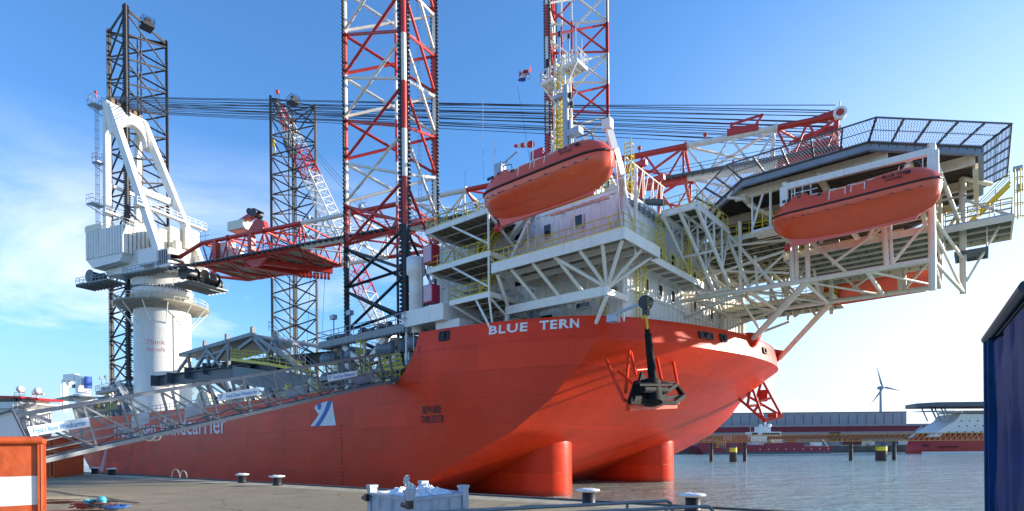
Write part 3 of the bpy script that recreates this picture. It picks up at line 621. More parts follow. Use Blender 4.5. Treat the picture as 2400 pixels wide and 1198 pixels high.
def deckhouse():
    U0, U1, V0, V1, W0, W1 = -10, 12.7, -17.5, 14.0, 14.7, 26.6
    mb = MB(S); mb.bx(U0+.15, U1-.15, V0+.15, V1-.15, W0, W1)
    corr(mb, (U0, V0), (U1, V0), W0, W1, (0, -1)); corr(mb, (U1, V0), (U1, V1), W0, W1, (1, 0)); corr(mb, (U0, V0), (U0, V1), W0, W1, (-1, 0))
    for z in (18.35, 22.2, 26.45): mb.bx(U0, U1+.16, V0-.16, V0, z-.09, z+.09); mb.bx(U1, U1+.163, V0, V1, z-.09, z+.09)
    mb.tube((U1, V0, W0), (U1, V0, W1), .18, 10)
    mb.bx(-10, 7, -13.5, 13.5, 26.6, 30.6)
    corr(mb, (-10, -13.5), (7, -13.5), 26.6, 30.5, (0, -1)); corr(mb, (7, -13.5), (7, 13.5), 26.6, 30.5, (1, 0))
    d = build(mb, 'deckhouse', m_whited, ship)
    for u in (1.6, 5.03, 8.53): window(d, (u, V0, 20.94), 'v-')
    for u in (1.6, 5.13, 8.52, -3.2): window(d, (u, V0, 24.86), 'v-')
    for v in (-13.5, -10.65, -7.9, -2.5, 2.2): window(d, (U1, v, 22.8), 'u+'); window(d, (U1, v, 19.35), 'u+')
    for u in (-4, -1, 2, 5): window(d, (u, -13.5, 28.9), 'v-')
    for u, w in ((4.9, 16.9), (8.9, 17.4)): window(d, (u, V0, w), 'v-', (1.5, .5))
    # pipes and cables along the side wall, lamps
    mb = MB(S)
    for z in (17.75, 17.95, 18.12): mb.tube((-3, V0-.3, z-.35), (5, V0-.3, z), .05, 6); mb.tube((5, V0-.3, z), (12.3, V0-.3, z+.2), .05, 6)
    for u in range(-2, 12): mb.box((u, V0-.25, 17.95), (.08, .2, .6))
    for z in (24.4, 24.65): mb.tube((U1+.3, V0+.5, z+1.2), (U1+.3, V1-2, z+1.2), .07, 6)
    for v in range(-16, 13, 1): mb.box((U1+.28, v, 25.75), (.25, .08, .6))
    build(mb, 'cable_tray', m_grey, d)
    # yellow caged ladder on the corner
    mb = MB(S); mb.ladder((U1+.45, -15.6, 14.9), (U1+.45, -15.6, 21), .55, .05, (0, 1, 0), cage=.75); mb.ladder((U1-1.6, V0-.5, 14.9), (U1-1.6, V0-.5, 20.3), .55, .05, (1, 0, 0), cage=-.7); build(mb, 'ladder', m_yel, d)
    # main starboard walkway and the front one
    p = platform('walkway', 3.4, 16.2, -23.6, -17.75, 20.75, d, [[(3.5, -17.9), (3.5, -23.5), (16.1, -23.5), (16.1, -18)]], .8, 1.3)
    platform('front_walkway', 12.95, 15.0, -17.6, -5.5, 20.75, d, [[(14.9, -17.6), (14.9, -5.6)]], .5, 1.2)
    mb = MB(S); LB = -20.6
    a = (2.6, LB, 17.35); b = (13.2, LB, 17.35); mb.beam(a, b, .5, .75)
    mb.beam((2.8, LB, 17.3), (2.8, -17.6, 17.3), .3, .5); mb.beam((13, LB, 17.3), (13, -17.4, 17.3), .3, .5)
    mb.tube((2.7, LB, 17), (2.0, LB+.4, 14.7), .24, 8); mb.tube((13.0, LB, 17), (11.3, -19.5, 15.2), .17, 8); mb.tube((2.8, LB, 17.6), (3.6, -23, 20), .17, 8)
    for u in (5.3, 7.6, 9.9): mb.tube((u+.9, LB, 17.6), (u, -23.2, 20.05), .15, 8)
    for x, y in ((9.8, -23.3), (12.2, -23.3), (14.2, -23.3), (15.8, -23.2), (15.9, -20.4), (15.6, -18.2)): mb.tube((13.0, LB, 17.6), (x, y, 20.05), .15, 8)
    for u in (2.2, 6.5): mb.tube((u, -17.6, 17.6), (u+1.2, LB, 17.3), .1, 6)
    build(mb, 'walkway_bracing', m_white, d)
    mb = MB(S); mb.box((7.0, -19.5, 21.15), (2.0, 1.2, .7)); build(mb, 'yellow_cover', m_yel, d)
    # stack of side platforms aft of the walkway
    for i, w in enumerate((18.6, 22.15, 25.95)):
        u0 = -2.3 if i == 0 else -5.4
        q = platform('side_platform', u0, 2.8, -23.1, -17.75, w, d, [[(u0+.1, -18), (u0+.1, -23), (2.7, -23)]], .42, .75, label=('lowest' if i == 0 else 'middle' if i == 1 else 'topmost')+' side platform, grating floor on white beams')
        mb = MB(S); mb.tube((2.6, -23 if i else -22.5, w-3.6 if i else 15.3), (2.6, -23, w-.4), .11, 8); mb.tube((u0+.3, -23, w-.35), (u0+2.6, -18.2, w-3.0), .13, 8); mb.tube((u0+3.2, -22.9, w-.3), (2.6, -22.9, w-3.1), .11, 8); mb.tube((2.5, -22.8, w-.4), (2.5, -18, w-3.2), .13, 8)
        build(mb, 'bracket', m_white, q)
        if i:
            mb = MB(S); mb.stairs((-3.2 if i == 1 else -2.6, -19.4, w-3.5), (1.2, -19.4, w), .8, (0, 1, 0)); build(mb, 'stairs', m_yel, q)
    platform('roof_platform', -9.6, -2.6, -19.5, -14, 28.0, d, [[(-9.5, -14), (-9.5, -19.4), (-2.7, -19.4), (-2.7, -14)]], .5, .7, railmat=m_white)
    platform('roof_walkway', -4.5, 12.5, -17.4, -13.8, 26.75, d, [[(-4.4, -17.3), (12.4, -17.3), (12.4, -14)]], .3, 1.2)
    mb = MB(S)
    mb.tube((-9.3, -19.2, 27.5), (-9.3, -19.2, 22), .1, 6); mb.tube((-9.3, -19.2, 22.2), (-3.5, -19, 27.5), .12, 6); mb.tube((-6, -19.2, 27.5), (-7, -17.7, 24.5), .14, 6)
    build(mb, 'platform_bracket', m_white, d)
    rnd = random.Random(33)
    for w in (15.6, 19.0, 22.6, 26.2):
        for i in range(5):
            u = rnd.uniform(-8.5, 1.5); L_ = rnd.uniform(1.5, 4); z = w+rnd.uniform(.5, 2.6); mb = MB(S); mb.path([(u, -18.0, z), (u+L_, -18.0, z), (u+L_, -18.0, z-1.3)], rnd.uniform(.06, .14), 6); build(mb, 'wall_pipe', rnd.choice([m_white, m_galv, m_cream]), d)
        mb = MB(S); u = rnd.uniform(-5, 1); mb.box((u, -18.3, w+.9), (rnd.uniform(.6, 1.3), .7, rnd.uniform(.8, 1.4))); mb.tube((u, -18.3, w+1.5), (u, -18.3, w+1.9), .15, 8); build(mb, 'wall_cabinet', rnd.choice([m_galv, m_white, m_grey]), d)
    for u, w in ((-1.5, 15.1), (-6.5, 22.3), (6.7, 20.9), (9.9, 20.9), (-4.0, 18.7)):
        mb = MB(S); mb.box((u, V0-.15, w+1.0), (.85, .1, 2.0)); mb.tube((u+.3, V0-.25, w+.95), (u+.3, V0-.25, w+1.2), .04, 6); build(mb, 'door', m_cream, d)
    for u, w in ((3.4, 25.9), (7, 25.9), (10.6, 25.9), (3.4, 19.6), (10.6, 19.6), (-.5, 21.4)):
        mb = MB(S); mb.beam((u, V0-.1, w), (u, V0-.55, w+.1), .06, .06); mb.box((u, V0-.6, w), (.35, .22, .16)); build(mb, 'wall_lamp', m_galv, d)
    # life-raft cabinets, funnel, white vent house
    for u, w in ((-5.9, 23.0), (-5.9, 19.2)):
        mb = MB(S); mb.bx(u, u+1.3, -23.1, -22.1, w-.2, w+1.5); mb.bx(u+.1, u+1.2, -23.13, -23.1, w-.1, w+1.4, 1); mb.tube((u+.1, -22.6, w-1.3), (u+.1, -22.6, w-.2), .05, 6); mb.tube((u+1.2, -22.6, w-1.3), (u+1.2, -22.6, w-.2), .05, 6); build(mb, 'red_cabinet', [m_pinkred, mat('pale_pink', (.6, .38, .45), .5)], d)
    mb = MB(S); c = (-8.2, -22.0); mb.lathe((c[0], c[1], 0), [(.72, 16.5), (.72, 20.4), (.78, 20.5), (.72, 20.6), (.72, 22.3), (.95, 22.5), (.95, 24.1), (.0, 24.1)], 20); mb.tube((c[0]+1, c[1]-.2, 17), (c[0]+1, c[1]-.2, 24), .06, 6); build(mb, 'exhaust_stack', m_white, d)
    mb = MB(S); mb.prism([(-9.0, -23.3, 17.0), (-2.9, -23.3, 17.0), (-2.9, -18.2, 17.0), (-7.7, -18.2, 17.0)], (0, 0, 1.55)); mb.bx(-4.6, -1.4, -22.7, -18.3, 15.0, 17.0); mb.tube((-8.6, -23.0, 11.3), (-8.6, -23.0, 17.0), .12, 8)
    mb.tube((-7.5, -23.0, 17.0), (-7.5, -23.0, 14.6), .05, 6); build(mb, 'vent_house', m_white, d)
    # rooftop clutter: boxes, ducts, aerials
    mb = MB(S); rnd = random.Random(11)
    for i in range(26):
        u = rnd.uniform(-9.5, 11); v = rnd.uniform(-16, -13.9) if rnd.random() < .6 else rnd.uniform(-13, -6); z = 26.8 if v < -13.6 or u > 7.2 else 30.6
        mb.box((u, v, z+.4), (rnd.uniform(.5, 1.6), rnd.uniform(.5, 1.2), rnd.uniform(.7, 1.5)), rnd.randint(0, 1))
    for i in range(12): u = rnd.uniform(-9, 6); z = rnd.uniform(27, 31); mb.path([(u, -14.2, z), (u+rnd.uniform(1, 4), -14.2, z), (u+3, -14.2, z-.8)], .08, 6, rnd.randint(0, 1))
    build(mb, 'roof_equipment', [m_white, m_galv], d)
    mb = MB(S)
    for px, py, top in ((1133, 420, 230), (1160, 420, 330), (1090, 440, 400)): a = R(px, py, v=-15); b = R(px, top, v=-15); mb.tube(a, (a[0], a[1], b[2]), .035, 4)
    build(mb, 'whip_aerial', m_galv, d)
    mb = MB(S)
    mb.rail([(-10, -13.4, 30.6), (7, -13.4, 30.6), (7, 13.4, 30.6)], 1.1, .04, 1.3); mb.rail([(-10, -13.4, 30.6), (-10, 5, 30.6)], 1.1, .04, 1.3)
    build(mb, 'roof_railing', m_yel, d)
    # mooring winches and machinery on the forecastle
    for px, py in ((1690, 760), (1745, 775)):
        mb = MB(S); c = R(px, py, u=13.8); c = (c[0], c[1], 15.5)
        mb.box((c[0], c[1], 16.1), (1.8, 1.5, 2.4)); mb.tube((c[0]-1.0, c[1]-2.6, 15.9), (c[0]-1.0, c[1]-.8, 15.9), .9, 14); mb.tube((c[0]-1.0, c[1]-2.7, 15.9), (c[0]-1.0, c[1]-2.6, 15.9), 1.15, 16); mb.tube((c[0]-.2, c[1]-1.6, 15.3), (c[0]+1, c[1]-3.5, 14.9), .35, 8)
        build(mb, 'mooring_winch', m_dgrey, ship)
    return d
house = deckhouse()
# ------------------------------------------------------------------ helideck and its cantilever truss
def helideck():
    root = bpy.data.objects.new('helideck', None); link(root, ship); root.location = V(S(24, 4, 28))-wloc(ship)
    CU, CV, D = 24.3, 3.6, 11.6; c1 = D*.4142
    oct_ = [(CU-c1, CV-D), (CU+c1, CV-D), (CU+D, CV-c1), (CU+D, CV+c1), (CU+c1, CV+D), (CU-c1, CV+D), (CU-D, CV+c1), (CU-D, CV-c1)]
    W = 28.75
    sc_ = lambda k, w: [(CU+(u-CU)*k, CV+(v-CV)*k, w) for u, v in oct_]
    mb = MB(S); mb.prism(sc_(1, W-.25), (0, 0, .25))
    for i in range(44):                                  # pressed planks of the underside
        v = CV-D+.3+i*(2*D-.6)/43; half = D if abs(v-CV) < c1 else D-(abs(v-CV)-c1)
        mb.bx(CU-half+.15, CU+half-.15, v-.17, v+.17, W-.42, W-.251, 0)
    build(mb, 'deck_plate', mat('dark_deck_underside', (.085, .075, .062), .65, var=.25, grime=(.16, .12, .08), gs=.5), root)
    mb = MB(S); P = sc_(.995, W-.42)
    for a, b in zip(P, P[1:]+P[:1]): mb.ibeam(a, b, .35, .7, .06)
    build(mb, 'edge_girder', mat('blue_grey_girder', (.20, .25, .33), .5, var=.15), root)
    mb = MB(S)
    for v in (-6.5, -1, 4.5, 10, 14.5):
        half = D if abs(v-CV) < c1 else D-(abs(v-CV)-c1); mb.ibeam((CU-half+.4, v, W-.9), (CU+half-.4, v, W-.9), .35, .8, .07)
    for u in (14, 19.5, 25.5, 31.5, 35.5):
        half = D if abs(u-CU) < c1 else D-(abs(u-CU)-c1); mb.ibeam((u, CV-half+.4, W-1.55), (u, CV+half-.4, W-1.55), .35, .5, .06)
    build(mb, 'deck_girder', m_cream, root)
    # safety net: sloping frames with wire mesh
    inn = sc_(1.0, W-.1); outr = sc_(1.155, W+.75)
    for i in range(8):
        a, b = V(inn[i]), V(inn[(i+1) % 8]); c, d = V(outr[i]), V(outr[(i+1) % 8])
        mb = MB(S); k = 5
        for j in range(k+1): t = j/k; mb.beam(a.lerp(b, t), c.lerp(d, t), .12, .16)
        mb.tube(c, d, .07, 6); mb.tube(a, b, .05, 6); mb.tube(a.lerp(c, .5), b.lerp(d, .5), .03, 4)
        n = 46
        def pt(s_, h): return a.lerp(b, s_).lerp(c.lerp(d, s_), h)
        rows = 4
        for j in range(n):
            for q in range(rows):
                s0, s1 = j/n, (j+1)/n; h0, h1 = q/rows, (q+1)/rows
                mb.tube(pt(s0, h0), pt(s1, h1), .018, 3, 1, cap=False); mb.tube(pt(s1, h0), pt(s0, h1), .018, 3, 1, cap=False)
        build(mb, 'safety_net', [m_dgrey, m_galv], root)
    # supporting truss
    def MEM(name, lst, r=.2, m=m_cream):
        for it in lst:
            p, q = it[0], it[1]; rr = it[2] if len(it) > 2 else r
            mb = MB(S); mb.tube(p, q, rr*.86, 10); build(mb, name, m, root)
    def PL(v, pairs): return [(R(*a, v=v), R(*b, v=v), *rest) for a, b, *rest in pairs]
    sp = PL(-5, [((1597, 706), (2190, 608), .27), ((1597, 560), (1597, 752), .25), ((1734, 520), (1736, 682), .2), ((1597, 668), (1847, 586), .16), ((1740, 686), (1597, 748), .17),
                 ((1597, 600), (1700, 672), .14), ((1700, 545), (1755, 672), .2), ((1706, 548), (1815, 668), .17), ((1755, 672), (1847, 588), .13), ((1855, 560), (1858, 660), .27), ((1892, 560), (1894, 655), .24),
                 ((1770, 600), (1775, 675), .15), ((2072, 520), (2079, 626), .26), ((2086, 525), (2092, 624), .15), ((2092, 616), (2180, 512), .15), ((1950, 620), (2070, 532), .15), ((1900, 565), (1985, 640), .15), ((2182, 338), (2186, 680), .3), ((1598, 690), (1740, 700), .14), ((1600, 632), (1850, 640), .12), ((1597, 655), (1740, 560), .14), ((1640, 575), (1690, 680), .14), ((1597, 590), (1860, 560), .13)])
    MEM('truss_member', sp)
    mir = [((p[0], 5, max(p[2], 19.3 if p[0] > 14 else 15)), (q[0], 5, max(q[2], 19.3 if q[0] > 14 else 15)), *rest) for (p, q, *rest) in sp]
    MEM('truss_member', mir)
    MEM('truss_member', [((p[0], 12, p[2]+.0), (q[0], 12, q[2]+.0), *rest) for (p, q, *rest) in sp[1:10]])
    ch = lambda u, w=19.35: ((u, -5, w), (u, 5, w))
    cr = []
    for u in (14, 19, 23.8, 28.5, 32.9): cr.append((*ch(u), .2))
    for a, b in ((14, 19), (19, 23.8), (23.8, 28.5), (28.5, 32.9)): cr.append(((a, -5, 19.35), (b, 5, 19.35), .12))
    for u in (13.2, 23.2, 32.7):
        cr.append(((u, -5, 27), (u, 5, 19.5), .15)); cr.append(((u, 5, 27), (u, -5, 19.5), .15))
    MEM('truss_member', cr)
    wt = 26.9
    up = [((u, v, 19.3), (u, v, wt), .2) for u in (23.2,) for v in (-5, 5)]+[((13.1, v, 15), (13.1, v, wt), .24) for v in (5, 12)]
    up += [((28.6, -5, 22), (31.5, -6.3, wt), .18), ((23.5, -5, 24), (19.5, -6.4, wt), .2), ((13.2, -5, 23), (17, -6.4, wt), .2), ((32.8, 5, 23), (34.5, 7, wt), .2)]
    MEM('truss_member', up)
    # raking struts up from the bow to the truss
    MEM('raking_strut', [((18.1, -.6, 15.6), (24.0, -5, 19.3), .34), ((17.3, 12.2, 15.2), (24.0, 5, 19.3), .34), (R(1783, 776, u=17.6), R(1734, 700, v=-5), .15)])
    mb = MB(S)
    for c in ((18.0, -.6), (16.9, 12.2)): mb.prism([(c[0]-1.4, c[1]-.25, 13.7), (c[0]+.4, c[1]-.25, 15.0), (c[0]+.9, c[1]-.25, 16.0), (c[0]-.2, c[1]-.25, 16.3), (c[0]-1.6, c[1]-.25, 16.2)], (0, .5, 0))
    build(mb, 'strut_foot', m_hull, root)
    # intermediate floor under the truss (greenish grating on joists) and forward gallery
    g_ = mat('mossy_grating', (.11, .12, .08), .7, var=.3)
    q = platform('lower_gallery', 22.0, 33.0, -4.6, 7.5, 22.2, root, [[(22.2, -4.5), (22.2, 7.4), (32.8, 7.4)]], .5, .8, m_cream, g_)
    q = platform('upper_gallery', 13.0, 21.5, -4.8, 12, 24.8, root, [[(13.2, -4.7), (21.4, -4.7), (21.4, 11.9)]], .4, .9, m_cream, g_)
    q = platform('inner_gallery', 13.0, 24, 6, 13, 20.6, root, [[(13.2, 6.1), (23.9, 6.1), (23.9, 12.9)]], .4, .9, m_cream, g_)
    # forward outrigger: platform with stair tower right of the second lifeboat
    a = R(2195, 510, v=-2); q = platform('forward_platform', 33.2, 37.9, 1.5, 7.5, 23.6, root, [[(33.3, 1.6), (37.8, 1.6), (37.8, 7.4)]], .5, .8, m_cream, g_, m_galv)
    q2 = platform('forward_landing', 34.0, 36.3, 2.6, 5.5, 21.6, root, (), .3, .7, m_grate, m_grate)
    MEM('outrigger_column', [((34.6, 3.0, 18.0), (34.6, 3.0, 28.0), .3), ((34.6, 3.0, 23.4), (33, -4.5, 27.6), .18), ((34.6, 3, 18.1), (32.9, -5, 19.35), .17), ((34.6, 3, 18.1), (32.9, -5, 21.9), .12), ((34.6, 3, 21.0), (32.9, -5, 22.8), .14), ((34.6, 3, 26.2), (37.6, 2.2, 23.8), .14), ((34.6, 3, 28), (36.5, 6, 28), .25), ((34.6, 3.0, 18.6), (37.0, 3.2, 23.3), .12), ((36.2, 2.8, 21.5), (36.2, 2.8, 23.3), .07), ((36.2, 5.3, 21.5), (36.2, 5.3, 23.3), .07), ((34.1, 5.3, 21.5), (34.1, 5.3, 23.3), .07)])
    mb = MB(S); mb.stairs((33.9, 6.0, 23.7), (37.8, 6.0, 27.6), .9, (0, 1, 0)); mb.rail([(33.4, 4.2, 23.6), (37.9, 4.2, 23.6)], 2.2, .06, .7, rails=(1, .8, .6, .4, .2)); mb.ladder((38.0, 2.6, 23.6), (38.0, 2.6, 27.5), .5, .05, (0, 1, 0), cage=.5); build(mb, 'stair_tower', m_yel, root)
    mb = MB(S); mb.tube((38.2, 3.2, 23.6), (38.2, 3.2, 27.6), .07, 6); mb.box((38.2, 3.2, 27.8), (.6, .6, .25)); mb.box((38.3, 3.2, 26.2), (.4, .4, .5)); build(mb, 'floodlight_post', m_galv, root)
    # muster platform with raking trusses (left, below the deck edge)
    w = 26.5; A = R(1585, 458, w=w); B = R(1738, 468, w=w); C = R(1540, 520, w=w)
    u0, u1 = 13.3, 20.6; va, vb = -14.6, -5.5
    q = platform('muster_platform', 14.2, 17.4, -13.0, -5.2, 25.6, root, [[(14.3, -12.9), (17.3, -12.9), (17.3, -5.3)]], .5, .9, m_white, g_)
    br = []
    for k, u in enumerate((14.3, 15.8, 17.3)):
        br.append(((u, -13, 25.2), (u, -5, 19.8+k*.2), .2)); br.append(((u, -13, 25.3), (u, -5, 25.3), .17))
        for t in (.25, .5, .75): v = -13+8*t; br.append(((u, v, 25.2), (u, v, 25.2-5.3*t), .12))
        for t in (.0, .5): br.append(((u, -13+8*(t+.25), 25.2-5.3*(t+.25)), (u, -13+8*(t+.5), 25.2), .1))
    for t in (0, .5, 1): v = -13+8*t; br.append(((14.3, v, 25.2-5.3*t), (17.3, v, 25.2-5.3*t), .14))
    MEM('platform_truss', br, m=m_white)
    MEM('platform_truss', PL(-6.5, [((1762, 410), (1764, 545), .1), ((1806, 400), (1806, 540), .13), ((1763, 538), (1804, 400), .12), ((1762, 545), (1812, 532), .2), ((1734, 427), (1735, 470), .13), ((1706, 463), (1734, 427), .12), ((1706, 463), (1740, 465), .18)]), m=m_white)
    mb = MB(S); a = R(1764, 545, v=-6.5); b = R(1810, 533, v=-6.5); mb.bx(a[0], b[0], -6.5, -4.6, a[2]-.1, a[2], 1); mb.rail([(a[0], -6.4, a[2]), (b[0], -6.4, a[2])], 1.6, .05, .7); build(mb, 'cage_platform', [m_yel, m_white], root)
    # greenish pipework and brackets under the deck
    mb = MB(S); rnd = random.Random(5)
    for i in range(22):
        u = rnd.uniform(13.5, 31); v = rnd.uniform(-4, 10); z = rnd.uniform(22.5, 26.3); L_ = rnd.uniform(2, 6); mb.tube((u, v, z), (u+L_, v, z) if i % 2 else (u, v+L_*.7, z), rnd.uniform(.05, .13), 6)
    build(mb, 'under_deck_pipework', m_under, root)
    return root
heli = helideck()
# ------------------------------------------------------------------ lifeboats
def lifeboat(loc_u, loc_v, loc_w, label, rot=False):
    """origin: keel amidships; length along ship axis"""
    t = thing('lifeboat', S(loc_u, loc_v, loc_w), label, 'lifeboat', 'orange enclosed lifeboats')
    L = 11.6; st = []
    #   x, gunwale z, keel z, half beam, top z, top half width
    ST = [(-.5, 2.35, 2.0, .12, 2.5, .05), (-.485, 2.3, 1.35, .55, 2.7, .35), (-.45, 2.22, .85, .98, 3.0, .62), (-.40, 2.15, .5, 1.3, 3.35, .85), (-.335, 2.08, .28, 1.5, 3.78, .95), (-.27, 2.03, .16, 1.62, 3.82, .95), (-.235, 2.0, .12, 1.68, 3.42, 1.1), (-.12, 1.97, .04, 1.75, 3.42, 1.15), (.0, 1.96, 0, 1.78, 3.46, 1.15), (.12, 1.98, .02, 1.76, 3.52, 1.15), (.25, 2.02, .06, 1.7, 3.62, 1.1), (.33, 2.07, .12, 1.6, 3.62, 1.0), (.40, 2.13, .25, 1.42, 3.45, .85), (.455, 2.2, .55, 1.1, 3.1, .6), (.485, 2.27, 1.1, .72, 2.75, .4), (.5, 2.32, 1.9, .25, 2.45, .1)]
    def sect(s):
        x, g, k, hb, tp, tw = s; x *= L
        half = [(0, k), (hb*.14, k+.02), (hb*.2, k+.3*(g-k)*.55), (hb*.55, k+(g-k)*.28), (hb*.86, k+(g-k)*.52), (hb*.98, k+(g-k)*.8), (hb, g), (hb*1.0, g+.1), (hb*.93, g+(tp-g)*.3), (lerp(hb, tw, .55)*.97, g+(tp-g)*.72), (tw*.85, g+(tp-g)*.93), (tw*.4, tp), (0, tp+.03)]
        return [(x, -y, z) for y, z in half]+[(x, y, z) for y, z in half[-2:0:-1]]
    secs = [sect(s) for s in ST]
    fr = lambda x, y, z: (t.location.x+x*FX-y*FY, t.location.y+x*FY+y*FX, t.location.z+z)
    mb = MB(fr); n = len(secs[0]); vs = [p for s in secs for p in s]
    mb.add(vs, [(j*n+i, (j+1)*n+i, (j+1)*n+(i+1) % n, j*n+(i+1) % n) for j in range(len(secs)-1) for i in range(n)], 0, True)
    mb.add(secs[0], [tuple(range(n))]); mb.add(secs[-1], [tuple(range(n))[::-1]])
    # keel skeg
    mb.prism([(-4.6, -.09, .55), (-4.2, -.09, -.25), (4.2, -.09, -.12), (4.7, -.09, .5)], (0, .18, 0))
    hullo = build(mb, 'boat_hull', m_boat, t)
    mb = MB(fr)
    for sg in (-1, 1):
        P = [(s[0]*L, sg*(s[3]+.05), s[1]+.03) for s in ST]; mb.path(P, .075, 6)
    build(mb, 'fender_line', m_btxt, t)
    mb = MB(fr)
    for sg in (-1, 1):                                  # grab-line eyes, hatches
        for s in ST[3:-3]: mb.box((s[0]*L, sg*(s[3]*.99+.03), s[1]-.42), (.16, .1, .05))
    build(mb, 'grab_eye', m_dgrey, t)
    for x, w_, sg in ((-.06, 1.1, -1), (.06, .9, -1)):
        mb = MB(fr); s = (1.62, 2.25, 1.42, 3.05); a = [(x*L-w_/2, -s[0]-.04, s[1]), (x*L+w_/2, -s[0]-.04, s[1]), (x*L+w_/2, -s[2]-.05, s[3]), (x*L-w_/2, -s[2]-.05, s[3])]
        for p, q in zip(a, a[1:]+a[:1]): mb.tube(p, q, .035, 4)
        mb.add(a, [(0, 1, 2, 3)], 1); build(mb, 'side_hatch', [m_white, m_boat], t)
    mb = MB(fr); P = [(-.31*L, -.5, 3.8), (-.31*L, -.5, 4.2), (-.24*L, -.5, 4.1), (-.22*L, -.6, 3.45)]; mb.path(P, .04, 5); P = [(.27*L, -.5, 3.6), (.28*L, -.5, 4.0), (.38*L, -.5, 3.95), (.4*L, -.5, 3.4)]; mb.path(P, .04, 5); build(mb, 'hand_rail', m_dgrey, t)
    mb = MB(fr)
    for i in range(4): x = (-.2+i*.11)*L; mb.box((x, -1.24, 3.22), (.5, .03, .05))
    build(mb, 'reflective_strip', m_ltxt, t)
    mb = MB(fr)
    nr = V((0, -1, .55)).normalized(); upv = V((0, .55, 1)).normalized()
    upv = V((0, .36, 1)).normalized(); text(mb, 'BLUE TERN', (.27*L, -1.42, 2.93), (1, 0, 0), .24, up=upv, wid=1.75, th=.05, off=.02); text(mb, 'DOVER', (.26*L, -1.53, 2.62), (1, 0, 0), .22, up=upv, wid=1.05, th=.05, off=.015)
    build(mb, 'boat_name', m_btxt, t)
    mb = MB(fr)                                         # looped grab line under the fender, small dark ports in the helm hump
    for sg in (-1, 1):
        Q_ = [(s[0]*L, sg*(s[3]*.99+.05), s[1]-.42) for s in ST[3:-3]]
        for p, q in zip(Q_, Q_[1:]):
            p, q = V(p), V(q); mb.path([p.lerp(q, i/5)-V((0, 0, .12*sin(pi*i/5))) for i in range(6)], .011, 3)
    build(mb, 'grab_line', m_dgrey, t)
    mb = MB(fr)
    for x in (-.40, -.37, -.30): mb.box((x*L, -1.06-.1*(x > -.33), 3.3), (.26, .12, .2))
    mb.box((.33*L, -1.32, 3.0), (.3, .1, .18)); mb.box((-.17*L, -1.36, 3.0), (.3, .1, .18)); build(mb, 'porthole', m_glass, t)
    mb = MB(fr); mb.tube((-.40*L, 0, .1), (-.40*L, 0, -.35), .14, 8); mb.tube((-.42*L, 0, -.3), (-.38*L, 0, -.3), .28, 10); build(mb, 'propeller', m_red, t)
    return t
lifeboat(10.6, -25.6, 22.9, 'orange enclosed lifeboat hung high on the deckhouse side, left of the white davit arm')
lifeboat(27.9, -8.2, 21.9, 'orange enclosed lifeboat hanging under the near edge of the helideck')
lb3 = lifeboat(27.3, 10.2, 20.3, 'orange lifeboat half hidden behind the lowest helideck truss beams')
